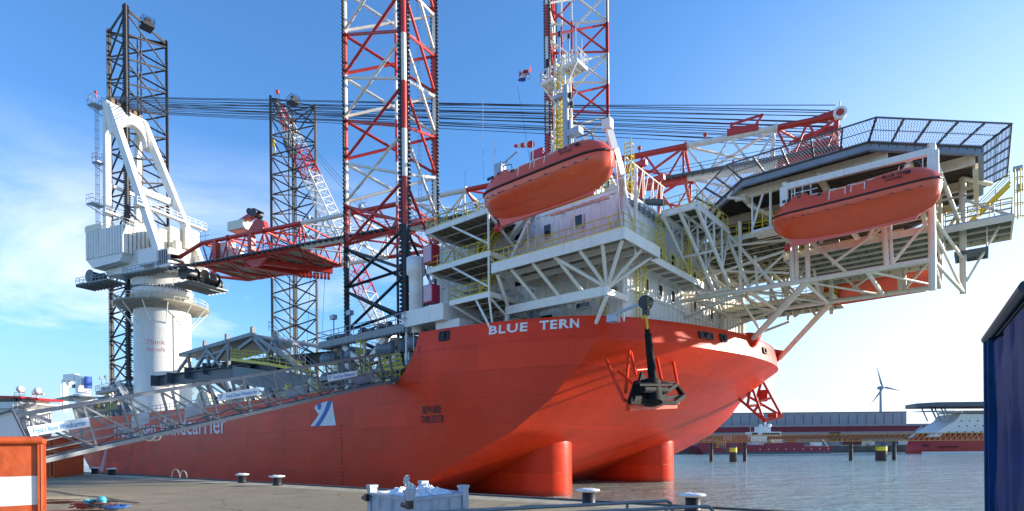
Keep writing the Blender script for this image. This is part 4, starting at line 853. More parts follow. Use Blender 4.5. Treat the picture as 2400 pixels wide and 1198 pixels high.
# ------------------------------------------------------------------ main crane
def main_crane():
    C0 = (-91.0, -17.0); DX, DY = .955, .296
    def CR(d, n, w): return S(C0[0]+d*DX-n*DY, C0[1]+d*DY+n*DX, w)        # d along the boom, n to port
    t = thing('pedestal_crane', S(*C0, 11.2), 'white pedestal crane with A-frame, its long red and white boom lowered over the deck', 'crane')
    B = lambda nm, mb, m, p=t, **k: build(mb, nm, m, p, **k)
    mb = MB(CR); mb.lathe((0, 0, 0), [(5.6, 11.2), (5.05, 14), (5.0, 32.6), (5.2, 33), (5.2, 33.4), (4.9, 34.9), (5.3, 35.0), (5.3, 36.6), (4.9, 36.7), (0, 36.7)], 48); ped = B('pedestal', mb, m_white)
    mb = MB(CR); up = V((0, 0, 1))
    text(mb, 'Think', (3.3, -3.95, 25.0), (.77, .64, 0), .95, wid=3.4, th=.12); text(mb, 'Act safe', (3.3, -3.95, 23.7), (.77, .64, 0), .8, wid=3.4, th=.12)
    B('faded_slogan', mb, mat('faded_red_lettering', (.55, .22, .22), .6), ped)
    mb = MB(CR); mb.lathe((0, 0, 0), [(5.2, 32.2), (8.3, 33.0), (8.3, 33.35), (5.2, 33.35)], 48); g = B('gallery', mb, m_under)
    mb = MB(CR); P = [(8.2*cos(2*pi*i/24), 8.2*sin(2*pi*i/24), 33.35) for i in range(25)]; mb.rail(P, 1.2, .05, 1.1)
    for i in range(12): a = 2*pi*i/12; mb.tube((5.05*cos(a), 5.05*sin(a), 29.3), (8*cos(a), 8*sin(a), 32.9), .1, 6)
    B('gallery_railing', mb, m_white, g)
    mb = MB(CR); P = [(5.9*cos(2*pi*i/20), 5.9*sin(2*pi*i/20), 33.4) for i in range(21)]; mb.rail(P, 1.1, .05, 1.1); B('inner_railing', mb, m_yel, g)
    mb = MB(CR)
    for i in range(60): a = 2*pi*i/60; mb.box((5.35*cos(a), 5.35*sin(a), 36.4), (.22, .22, .3))
    B('slew_bolts', mb, m_dgrey, ped)
    mb = MB(CR); mb.tube((5.1, -1.2, 12), (5.1, -1.2, 31), .09, 6); mb.stairs((3, -7.5, 11.3), (-3.4, -7.0, 18), .8, (0, 1, 0)); B('pedestal_stairs', mb, m_white, ped)
    # slewing superstructure
    mb = MB(CR); mb.lathe((0, 0, 0), [(4.9, 36.8), (5.3, 37.6), (5.6, 39.3), (0, 39.3)], 40); mb.bx(-9, 7.5, -5.2, 5.2, 39.3, 40.6); mb.bx(-6, 6, -4.9, -4.2, 40.6, 43.4); mb.bx(-6, 6, 4.2, 4.9, 40.6, 43.4)
    mb.bx(2.2, 7.6, -6.3, -4.0, 39.6, 42.2); B('slewing_platform', mb, m_white)
    mb = MB(CR); mb.bx(6.4, 10.5, -6.2, -3.2, 38.6, 42.0, 0); mb.bx(10.5, 10.6, -6.0, -3.4, 39.2, 41.7, 1); mb.bx(7.2, 10.3, -6.3, -6.2, 39.2, 41.7, 1)
    for i in range(6): mb.box((7.3+i*.6, -6.35, 40.4), (.08, .08, 2.6), 0)
    B('operator_cab', mb, [m_white, m_glass])
    mb = MB(CR)
    for x0, x1, y0, y1, w in ((-13.5, -4, -8.2, -4.5, 37.5), (-2, 8, -6.6, -4.8, 38.6), (8, 13, -3.6, 4.4, 36.4)):
        mb.bx(x0, x1, y0, y1, w-.25, w, 0); mb.rail([(x0, y1, w), (x0, y0, w), (x1, y0, w), (x1, y1, w)], 1.1, .05, 1.2, 1)
        for i in range(int(x1-x0)): mb.bx(x0+i, x0+i+.1, y0, y1, w-.6, w-.252, 0)
    B('machinery_platform', mb, [m_grey, m_galv])
    for c, r in (((-10.5, -6.2, 38.9), 1.3), ((12.2, -3.5, 37.6), 1.35), ((12.6, .5, 37.7), 1.45), ((10.5, 3.0, 37.6), 1.3)):
        mb = MB(CR); mb.tube((c[0], c[1]-1.2, c[2]), (c[0], c[1]+1.2, c[2]), r*.8, 18); mb.tube((c[0], c[1]-1.3, c[2]), (c[0], c[1]-1.15, c[2]), r, 20); mb.tube((c[0], c[1]+1.15, c[2]), (c[0], c[1]+1.3, c[2]), r, 20); B('winch_drum', mb, m_black if r > 1.32 else m_dgrey)
    # white machinery house at the back, corrugated
    mb = MB(CR); mb.bx(-12.5, -1.2, -6.9, 3, 42.4, 47.9); 
    mb.prism([(-12.4, -6.85, 42.39), (-1.4, -6.85, 42.39), (-2.5, -6.85, 41.0), (-10.5, -6.85, 40.6)], (0, 9, 0))
    corr(mb, (-12.5, -6.9), (-1.2, -6.9), 42.5, 47.8, (0, -1), .8, .14); corr(mb, (-1.2, -6.9), (-1.2, 3), 42.5, 47.8, (1, 0), .8, .14); corr(mb, (-12.5, -6.9), (-12.5, 3), 42.5, 47.8, (-1, 0), .8, .14)
    mh = B('machinery_house', mb, m_white)
    mb = MB(CR); mb.rail([(-12.4, 3, 47.9), (-12.4, -6.8, 47.9), (-1.3, -6.8, 47.9), (-1.3, 3, 47.9)], 1.3, .05, 1.3); mb.bx(-12.6, -7.5, -7.0, -6.92, 47.9, 49); mb.bx(-6.5, -2.2, -4, 2, 47.9, 49.6); B('roof_railing', mb, m_cream, mh)
    mb = MB(CR); mb.bx(-2, 4.5, -1.5, 4.3, 40.6, 48.5); mb.bx(1.5, 5.5, 1, 4, 45, 49); mb.tube((3.2, -2.6, 41), (3.2, -2.6, 47.5), 1.1, 14); mb.tube((5.5, -1.0, 40.6), (5.5, -1.0, 45.5), .8, 14); B('hydraulic_house', mb, m_cream)
    # A-frame
    T = 73.0; nr, pr = -5.0, 1.7
    mb = MB(CR)
    for n_, nb in ((nr, -4.8), (pr, 4.3)): mb.beam((6.5, nb, 40.6), (-7.8, n_, T), 1.1, 1.4)
    mb.beam((-.8, nr, 55.5), (-.8, 3.0, 55.5), 1.0, 1.2)
    A_ = B('a_frame', mb, m_white)
    mb = MB(CR); pts = []                              # crosshead with the arched opening below it
    x0, z0 = -7.8, T
    for i in range(13): a = pi*i/12; pts.append((x0+2.2, lerp(nr, pr, .5)+(pr-nr-1.6)/2*cos(a), z0-5.8+3.2*sin(a)))
    poly = [(x0, nr-.7, z0+.9), (x0, pr+.7, z0+.9), (x0+2.0, pr+.6, z0-5.8)]+[(p[0]-.0, p[1], p[2]) for p in pts]+[(x0+2.0, nr-.6, z0-5.8)]
    mb.prism(poly, (-1.3, 0, -.35)); B('crosshead', mb, m_white, A_)
    mb = MB(CR)
    for n_ in (nr, pr): mb.beam((-9.8, n_*.9, 41), (-9.2, n_*.95, T), 1.0, 1.0)
    mb.beam((-9.6, nr, 58), (-9.6, pr, 58), .5, .6); mb.beam((-9.6, nr, 50), (-9.6, pr, 50), .5, .6); B('back_mast', mb, m_white, A_)
    for i in range(6):
        n_ = lerp(nr, pr, (i+.5)/6); mb = MB(CR); mb.tube((-8.6, n_-.35, T+1.3), (-8.6, n_+.35, T+1.3), .95, 16); mb.box((-8.9, n_, T+.9), (1.0, .3, 1.0)); B('sheave', mb, m_rustblk if i % 2 else mat('rusty_sheave', (.30, .19, .10), .6, var=.3), A_)
    mb = MB(CR)
    for z, s_ in ((T+.2, 3.2), (T-11, 2.2), (T-19.5, 3.6)):
        x0, x1, y0, y1 = -10.6-s_*.3, -9.6, nr-s_*.62, nr+.2
        mb.bx(x0, x1, y0, y1, z-.2, z); mb.rail([(x1, y1, z), (x0, y1, z), (x0, y0, z), (x1, y0, z), (x1, y1, z)], 1.6, .05, .8)
        mb.tube((x0, y0, z-.2), (x1, y1, z-2.2), .09, 5)
    mb.ladder((-10.6, nr-.6, 48.5), (-10.6, nr-.6, T), .5, .05, (0, 1, 0), cage=-.7, step=.6)
    mb.rail([(-9, nr, T+1), (-9, pr, T+1)], 1.1, .05, 1); B('access_ladder', mb, m_galv, A_)
    mb = MB(CR); x = 1.8                                # gallery across the A-frame with its lamps
    for y0, y1, x_, z in ((nr-2.0, pr+6.2, x, 51.3), (nr-1, pr, -9, 52)):
        mb.bx(x_, x_+1.2, y0, y1, z-.3, z); mb.rail([(x_+1.2, y0, z), (x_+1.2, y1, z), (x_, y1, z)], 1.1, .06, 1.3); mb.tube((x_+.6, y1, z), (x_+.6, y1-3, z-2), .1, 6)
    B('cross_gallery', mb, m_white, A_)
    mb = MB(CR); mb.tube((-10.5, nr-1, T+1.5), (-10.5, nr-1, T+2.6), .12, 6); mb.ball((-10.5, nr-1, T+2.8), .3); B('warning_light', mb, m_red, A_)
    # boom: near and far trusses, near side from survey: bottom W=38, top W=42
    n1, n2 = -5.1, 4.9; zb, zt = 38.1, 42.1; L0, L1 = 17.5, 123.0
    cols = lambda d: m_red if (d < 40.5 or int((d-40.5)/10.2) % 2 == 1) else m_redw
    boom = bpy.data.objects.new('boom', None); link(boom, t); boom.location = V(CR(L0, 0, zb))-wloc(t)
    secs = [9.0, L0, 24, 32.5, 40.5]+[40.5+10.2*i for i in range(1, 8)]+[118.5]
    for s0, s1 in zip(secs, secs[1:]):
        mt = cols((s0+s1)/2)
        for n_ in (n1, n2):
            taper = s0 < L0
            mb = MB(CR)
            zt0 = 39.9 if taper else zt; zb0 = 39.6 if taper else zb
            if taper: mb.tube((s0, n_*.8, 40.4), (s1, n_, zt), .36, 10)
            else: mb.tube((s0, n_, zt), (s1, n_, zt), .36, 10)
            if taper: mb.tube((s0, n_*.8, 39.6), (s1, n_, zb), .3, 10)
            else: mb.tube((s0, n_, zb), (s1, n_, zb), .34, 10)
            if not taper: mb.tube((s1-.12, n_, zt), (s1+.12, n_, zt), .52, 12); mb.tube((s1-.12, n_, zb), (s1+.12, n_, zb), .48, 12)
            build(mb, 'boom_chord', mt, boom)
            if not taper:
                mb = MB(CR); k = 2 if s1-s0 < 9 else 2
                for i in range(k):
                    a, b = lerp(s0, s1, i/k), lerp(s0, s1, (i+1)/k); m = (a+b)/2; mb.tube((a, n_, zt), (m, n_, zb), .15, 6); mb.tube((m, n_, zb), (b, n_, zt), .15, 6)
                mb.tube((s1-.3, n_, zb), (s1-.3, n_, zt), .15, 6)
                build(mb, 'side_lacing', mt, boom)
        mb = MB(CR); a, b = s0, s1
        if not taper:
            for z in (zb, zt):
                mb.tube((a, n1, z), (b, n2, z), .17, 6); mb.tube((a, n2, z), (b, n1, z), .17, 6); mb.tube((b-.2, n1, z), (b-.2, n2, z), .22, 8)
            mb.tube((b-.2, n1, zb), (b-.2, n2, zt), .13, 6)
        else: mb.tube((b, n1, zt), (b, n2, zt), .25, 8); mb.tube((b, n1, zb), (b, n2, zb), .3, 8)
        build(mb, 'cross_lacing', mt, boom)
    mb = MB(CR)
    for a in (21, 29.5): mb.beam((a, n1, zb-.2), (a, n1, zt), .9, .9); mb.beam((a, n2, zb-.2), (a, n2, zt), .9, .9)
    mb.prism([(27, n1+.2, zb-.2), (33, n1+.2, zb-.2), (31, n1+.2, zb-1.7), (29.5, n1+.2, zb-1.9)], (0, .5, 0))
    mb.beam((27.5, n1+.4, zb-1.0), (33.5, n2, zb-1.0), 1.1, 1.0); mb.beam((30, n1+.4, zb-.8), (38.5, n2, zb-.9), .7, .9)
    mb.bx(18, 40, n1+.2, n2-.2, zb-.1, zb-.04, 1)
    for i in range(8): a = 18.5+i*3; mb.tube((a, n1, zb-.3), (a, n2, zb-.3), .16, 6)
    for i in range(4): a = 18.5+i*5.5; mb.tube((a, n1, zb-.3), (a+5.5, n2, zb-.3), .14, 6); mb.tube((a, n2, zb-.3), (a+5.5, n1, zb-.3), .14, 6)
    build(mb, 'sheave_frame', [m_red, m_under], boom)
    mb = MB(CR); rnd = random.Random(8)
    for i in range(9): mb.tube((34+i*.45, 1.2+i*.42, zb-1.9), (34.3+i*.45, 1.5+i*.42, zb-1.9), .55, 12)
    build(mb, 'hook_sheaves', m_red, boom)
    mb = MB(CR); mb.bx(9.5, 118, n1-1.0, n1-.35, zb+.15, zb+.3)
    for i in range(90): x = 10+i*1.2; mb.bx(x, x+.12, n1-1.15, n1-.3, zb-.1, zb+.149)
    mb.rail([(9.5, n1-.98, zb+.3), (118, n1-.98, zb+.3)], .9, .03, 2.4); build(mb, 'boom_walkway', m_dgrey, boom)
    mb = MB(CR); mb.bx(19, 24, n1+.5, n1+1.6, zb, zb+3.6, 0); mb.box((25, n1+1.5, zb+1.5), (1.2, 1.2, 2)); build(mb, 'boom_cabinet', m_white, boom)
    mb = MB(CR)                                          # auxiliary hoist on top of the boom
    mb.bx(24.5, 28.2, n1-.6, n1+1.5, zt+1.0, zt+2.5); build(mb, 'hoist_box', m_cream, boom)
    mb = MB(CR); mb.beam((26.8, n1+.4, zt+2.4), (29.8, n1+.4, zt+3.4), .9, .9); mb.prism([(28.5, n1-.1, zt+.3), (32.8, n1-.1, zt+.3), (32.3, n1-.1, zt+1.8), (30.5, n1-.1, zt+2.3)], (0, 1, 0)); build(mb, 'hoist_bracket', m_red, boom)
    mb = MB(CR); mb.tube((30.2, n1-.3, zt+3.4), (30.2, n1+1.3, zt+3.4), .75, 14); mb.tube((29.0, n1-.2, zt+3.9), (29.0, n1+1.1, zt+3.9), .5, 12); mb.beam((28.7, n1+.4, zt+4.4), (31.8, n1+.4, zt+3.2), .4, .4); build(mb, 'hoist_winch', m_black, boom)
    mb = MB(CR)
    for x in (13, 14.1, 15.2, 46, 49): mb.rail([(x+4, n1-.6, zt), (x+5, n1-.6, zt)], 1.8, .05, 1)
    for x in (42, 52.5): mb.ball((x, n1, zt+.8), .42)
    build(mb, 'boom_top_fittings', m_galv, boom)
    # boom tip: hoist frame and sheave
    mb = MB(CR); mb.beam((107, n1, zt), (107, n1, zt+1.7), .3, .3); mb.beam((107, n2, zt), (107, n2, zt+1.7), .3, .3); mb.beam((107, n1, zt+1.5), (110.5, n1, zt+1.9), .2, .25); mb.beam((110.5, n1, zt+1.9), (109, n1, zt), .2, .25); mb.beam((107, n1, zt+1.2), (109.3, n1, zt+.7), .2, .2)
    mb.beam((106.5, n1, zt+.4), (110, n1, zt+.4), .9, .8); build(mb, 'tip_frame', m_red, boom)
    mb = MB(CR); [mb.prism([(113.5, y, zt-.2), (119, y, zt-.2), (119, y, zt+.6), (118.0, y, zt+.8), (115, y, zt+.3)], (0, .4, 0)) for y in (n1, -1.5, 1.5, n2-.4)]; mb.tube((118.4, n1, zt+.3), (118.4, n2, zt+.3), .3, 10); build(mb, 'boom_head', m_red, boom)
    mb = MB(CR); mb.tube((118.4, n1-.5, zt+.1), (118.4, n1, zt+.1), .7, 18); mb.tube((118.4, n1-.4, zt+.6), (118.4, n1-.4, zt+1.4), .07, 6); mb.tube((118.4, n1-.56, zt+.1), (118.4, n1-.5, zt+.1), .4, 14, 1); build(mb, 'head_sheave', [m_white, m_red], boom)
    for x in (66, 96, 104, 87.5):
        mb = MB(CR); mb.tube((x, n1, zt+.3), (x, n1, zt+.8), .08, 6); mb.ball((x, n1, zt+.95), .26); build(mb, 'marker_lamp', m_red, boom)
    # luffing ropes from crosshead to boom head, and hoist ropes
    for i in range(22):
        n_ = lerp(nr+.2, pr-.2, i/21); m_ = lerp(n1+.3, n2-.3, (i % 11)/10 if i % 2 else i/21)
        mb = MB(CR); mb.tube((-8.3, n_, T+2.1), (117.5+.05*i, m_, zt+.9+(i % 3)*.25), .048, 5); build(mb, 'luffing_rope', m_wire, t)
    for x, y in ((35.5, 2.5), (37.5, 4.0)):
        mb = MB(CR); mb.tube((x, y, zb-2.1), (x-1.0, y, 22), .04, 4); build(mb, 'hoist_rope', m_wire, t)
    return t
main_crane()
# ------------------------------------------------------------------ second crane: thin lattice boom raised aft
def second_crane():
    P0 = R(905, 790, v=17); TIP = R(648, 238, v=20)
    t = thing('lattice_crane', S(P0[0], P0[1], 11.2), 'second deck crane whose thin white and red lattice boom leans across the dark port leg', 'crane')
    a = V(P0); b = V(TIP); d = (b-a).normalized(); side = V((0, 1, 0)); side = (side-d*side.dot(d)).normalized(); up = d.cross(side).normalized()
    if up.z < 0: up = -up
    L = (b-a).length; c4 = []
    def half(s): return 1.7*min(1, .35+s*4) if s < .75 else lerp(1.7, .8, (s-.75)/.25)
    def co(s, i, j): return a+d*L*s+side*half(s)*i+up*half(s)*j*.9
    segs = [(0, .14, m_redw), (.14, .25, m_red), (.25, .40, m_redw), (.40, .62, m_redw), (.62, .74, m_red), (.74, .87, m_redw), (.87, .97, m_redw)]
    for s0, s1, mt in segs:
        mb = MB(S); k = max(2, int((s1-s0)*L/2.6))
        for i, j in ((1, 1), (1, -1), (-1, 1), (-1, -1)): mb.tube(co(s0, i, j), co(s1, i, j), .2, 6)
        for q in range(k):
            u0, u1 = lerp(s0, s1, q/k), lerp(s0, s1, (q+1)/k)
            for (i, j), (i2, j2) in (((1, 1), (1, -1)), ((1, -1), (-1, -1)), ((-1, -1), (-1, 1)), ((-1, 1), (1, 1))):
                mb.tube(co(u0, i, j), co(u1, i2, j2), .1, 4, cap=False); mb.tube(co(u1, i, j), co(u1, i2, j2), .08, 4, cap=False)
        build(mb, 'boom_section', mt, t)
    mb = MB(S)
    for j in (1, -1): mb.prism([co(.86, -1, j), co(.86, 1, j), co(.965, 1, j), co(.965, -1, j)], up*.1)
    build(mb, 'red_boom_plating', mat('dark_crimson_steel', (.28, .02, .035), .5, var=.2), t)
    mb = MB(S); mb.beam(co(.95, 0, 0), co(1.0, 0, 0), 1.0, 1.6); mb.rail([co(.99, -1, 1), co(1.01, 1, 1)], 1.8, .07, 1.2); mb.box(co(.985, 0, -1.8), (2.2, .8, .8)); build(mb, 'boom_head', m_dgrey, t)
    mb = MB(S); q = co(1.0, 0, 1); mb.ball((q[0], q[1], q[2]+2.0), .55); build(mb, 'warning_light', m_red, t)
    mb = MB(S); q = co(.80, 0, -2.0); mb.box(q, (1.8, 1.6, 5.5), ax=(side, up, d)); q = co(.83, 0, -1.6); mb.tube(q-side, q+side, 1.1, 12); build(mb, 'boom_winch', m_dgrey, t)
    h = R(640, 330, v=20); g = R(641, 250, v=20)
    mb = MB(S); mb.tube(g, h, .06, 4); mb.ball((h[0], h[1], h[2]-.6), (.6, .6, 1.1)); P = [V(h)+V((1.1*sin(x)*.9, 0, -2.6+1.1*cos(x))) for x in [pi*.05*i for i in range(0, 32, 2)]]; mb.path([V(h)+V((0, 0, -1.2))]+P, .2, 6); build(mb, 'hook_block', m_yel, t)
    mb = MB(S)
    for px in (0, 10, 20): e = R(880+px, 560+px, v=17); mb.tube(R(655+px*.6, 270, v=20), R(870+px, 520, v=17), .05, 4)
    build(mb, 'pendant_rope', m_wire, t)
    mb = MB(S); base = V((a.x+1.5, a.y, 0)); mb.lathe((base.x, base.y, 0), [(2.2, 11.2), (2.2, 22), (2.9, 22.4), (2.9, 24), (0, 24)], 20); mb.box((base.x-1, base.y, 25.6), (4.5, 3.5, 3.2)); mb.tube(a+V((0, -1.8, 0)), a+V((0, 1.8, 0)), 1.3, 14); build(mb, 'crane_house', m_white, t)
second_crane()
# ------------------------------------------------------------------ stern service crane
def stern_crane():
    c = R(175, 930, v=-14); cu, cv = -152+24, -19; a = R(176, 960, v=-19.5); cu = a[0]
    t = thing('service_crane', S(cu, -19.5, 11.2), 'small folded white knuckle-boom crane with a blue box at the far stern', 'crane')
    def P(px, py): return R(px, py, v=-19.5)
    mb = MB(S); z0 = P(180, 895)[2]; mb.lathe((P(195, 930)[0], -19.5, 0), [(1.5, 11.2), (1.4, z0-6), (2.1, z0-4.5), (2.1, z0-3.6), (0, z0-3.6)], 20); mb.box((P(195, 900)[0], -19.5, z0-1.6), (2.6, 2.6, 3.2)); mb.box((P(203, 900)[0], -20.2, z0-.8), (1.6, 1.2, 1.6)); build(mb, 'pedestal', m_white, t)
    mb = MB(S); mb.beam(P(203, 892), P(180, 884), 1.0, 1.3); mb.beam(P(180, 884), P(154, 886), 1.2, 1.7); mb.beam(P(152, 890), P(152, 966), 1.2, 1.3); mb.beam(P(144, 900), P(143, 965), .4, .4); mb.beam(P(159, 893), P(166, 903), 1.0, 1.2); build(mb, 'folded_jib', m_white, t)
    mb = MB(S); b = P(206, 897); mb.box(b, (1.3, 1.4, 2.9)); build(mb, 'blue_box', mat('bright_blue_paint', (.05, .14, .55), .5), t)
    mb = MB(S); mb.box(P(185, 906), (2, 2.6, .8)); mb.bx(P(160, 932)[0], P(205, 932)[0], -23, -17, P(180, 934)[2]-.3, P(180, 934)[2]); build(mb, 'winch_deck', m_dgrey, t)
stern_crane()
# ------------------------------------------------------------------ signal mast on the deckhouse roof
def mast():
    u, v = -1.7, -5.0; z0 = 30.6
    mb = MB(S)
    for du, dv in ((-1, -.9), (1, -.9), (-1, .9), (1, .9)): mb.tube((u+du, v+dv, z0), (u+du*.6, v+dv*.6, 50.2), .13, 6)
    r_ = build(mb, 'mast_frame', m_white, ship)
    mb = MB(S)
    for i in range(12):
        a, b = z0+i*1.6, z0+(i+1)*1.6; k = lerp(1, .6, i/12)
        P = [(-1*k, -.9*k), (1*k, -.9*k), (1*k, .9*k), (-1*k, .9*k)]
        for j in range(4):
            p, q = P[j], P[(j+1) % 4]; mb.tube((u+p[0], v+p[1], a), (u+q[0], v+q[1], b), .06, 4); mb.tube((u+p[0], v+p[1], b), (u+q[0], v+q[1], b), .07, 4)
    mb.ladder((u-.2, v-1.0, z0), (u-.1, v-.6, 48), .6, .06, (1, 0, 0), cage=-.7, step=.5); build(mb, 'mast_ladder', m_yel, r_)
    for name, x0, x1, y0, y1, w in (('mast_platform', u-2.2, u-.3, v-1.4, v+.4, 47.6), ('mast_platform', u+.6, u+2.7, v-1.0, v+1.2, 48.6)):
        q = platform(name, x0, x1, y0, y1, w, r_, (), .3, .7, m_white, m_white)
        mb = MB(S); mb.rail([(x0, y0, w), (x1, y0, w), (x1, y1, w), (x0, y1, w), (x0, y0, w)], 1.3, .06, .8); mb.tube((x0, y0, w-.2), (u, v-.6, w-3.4), .1, 5); mb.tube((x1, y0, w-.2), (u, v-.6, w-3.6), .1, 5); build(mb, 'platform_rail', m_white, q)
    mb = MB(S)
    for x, y, z, h in ((u-2.1, v, 47.6, 2.6), (u-.4, v, 50, 3.2), (u+.9, v, 48.4, 4.0), (u+1.8, v, 48.4, 4.6), (u+2.6, v, 48.4, 3.0), (u-1.6, v-.4, 47.6, 2.0)): mb.tube((x, y, z), (x, y, z+h), .09, 6)
    mb.tube((u-5.4, v-1.6, 50.5), (u-3.6, v-1.6, 48.5), .06, 4); mb.beam((u+.8, v-1, 43.2), (u+2.6, v-1, 44.9), .15, .2)
    build(mb, 'aerial', m_galv, r_)
    mb = MB(S)
    for x, y, z, s_ in ((u-2.1, v, 50.2, .5), (u-.4, v, 53.0, .35), (u+.9, v, 52.2, .3), (u+1.6, v-.9, 44.6, .35), (u+1.8, v-.9, 43.5, .35)): mb.tube((x, y, z), (x, y, z+s_*1.6), s_*.6, 8)
    build(mb, 'navigation_light', m_black, r_)
    mb = MB(S); mb.box((u+2.3, v-1.0, 40.4), (1.6, .9, .7)); mb.ball((u+2.4, v-1.0, 36.3), (1.1, .9, .8)); mb.box((u+2.4, v-1, 35.4), (2.0, .6, .3)); mb.tube((u+1.2, v-1.2, 31), (u+1.2, v-1.2, 46), .35, 8); mb.tube((u+1.7, v-1.1, 31), (u+1.7, v-1.1, 42), .18, 8); mb.box((u+.2, v-.9, 45.3), (1.5, .6, .4))
    build(mb, 'radar_equipment', m_galv, r_)
    mb = MB(S); mb.box((u-2.6, v-1.6, 39.3), (1.7, .5, 1.0)); mb.box((u-1.6, v-1.4, 38.6), (1.3, .5, 1.0)); build(mb, 'red_signal_box', m_pinkred, r_)
    mb = MB(S); mb.path([(u-3.3, v-1.8, 31), (u-3.3, v-1.8, 36.2), (u+1, v-1.8, 36.2)], .12, 6); mb.tube((u-3.2, v-1.8, 36.1), (u-.6, v-1.8, 34.4), .13, 6); mb.tube((u-.9, v-1.8, 34.4), (u+1.0, v-1.8, 36.2), .12, 6); build(mb, 'mast_bracket', m_white, r_)
mast()
def flag():
    o = R(1232, 172, v=-6); mb = MB(S); nx, nz = 12, 6
    P = lambda i, j: (o[0]-1.0+2.1*i/nx-.5*j/nz, o[1]+.35*sin(i*.9+j*.3), o[2]+.6-.5*sin(i/nx*2.2+.2)*.6+.2*sin(i*1.1)*.5-(1.1*(j/nz))*(1-.25*i/nx)-.1*i/nx)
    for k in range(3):
        for i in range(nx):
            for j in range(2*k, 2*k+2): mb.add([P(i, j), P(i+1, j), P(i+1, j+1), P(i, j+1)], [(0, 1, 2, 3)], k, True)
    f = build(mb, 'flag', [mat('flag_red', (.5, .03, .04), .7), mat('flag_white', (.75, .75, .78), .7), mat('flag_blue', (.03, .09, .38), .7)], label='tattered red, white and blue flag flying left of the mast top', cat='flag')
    f['label'] = 'red, white and blue flag flying in the air left of the mast top'
    t = MB(S); p = o; t.tube((p[0]-1.3, p[1], p[2]+.75), (-5.2, -6.4, 48.9), .02, 3); t.tube((p[0]-1.3, p[1], p[2]-1.0), (-4.5, -6.6, 34), .02, 3); build(t, 'flag_halyard', m_wire, f)
flag()
def windsock():
    top = R(1248, 338, v=-12); mb = MB(S); t = thing('windsock', S(top[0], -12, 27), 'red and white striped windsock on a thin pole above the lifeboat', 'windsock')
    mb.tube((top[0], -12, 26.8), (top[0], -12, top[2]+.4), .06, 6); build(mb, 'pole', m_galv, t)
    mb = MB(S); d = V((-1.0, 0, .26)).normalized(); a = V((top[0], -12, top[2]))
    for i in range(5): mb.tube(a+d*i*.5, a+d*(i+1)*.5, .36-.04*i, 12, i % 2, r2=.36-.04*(i+1), cap=False)
    build(mb, 'sock', [mat('sock_red', (.62, .03, .03), .7), mat('sock_white', (.72, .72, .72), .7)], t)
windsock()
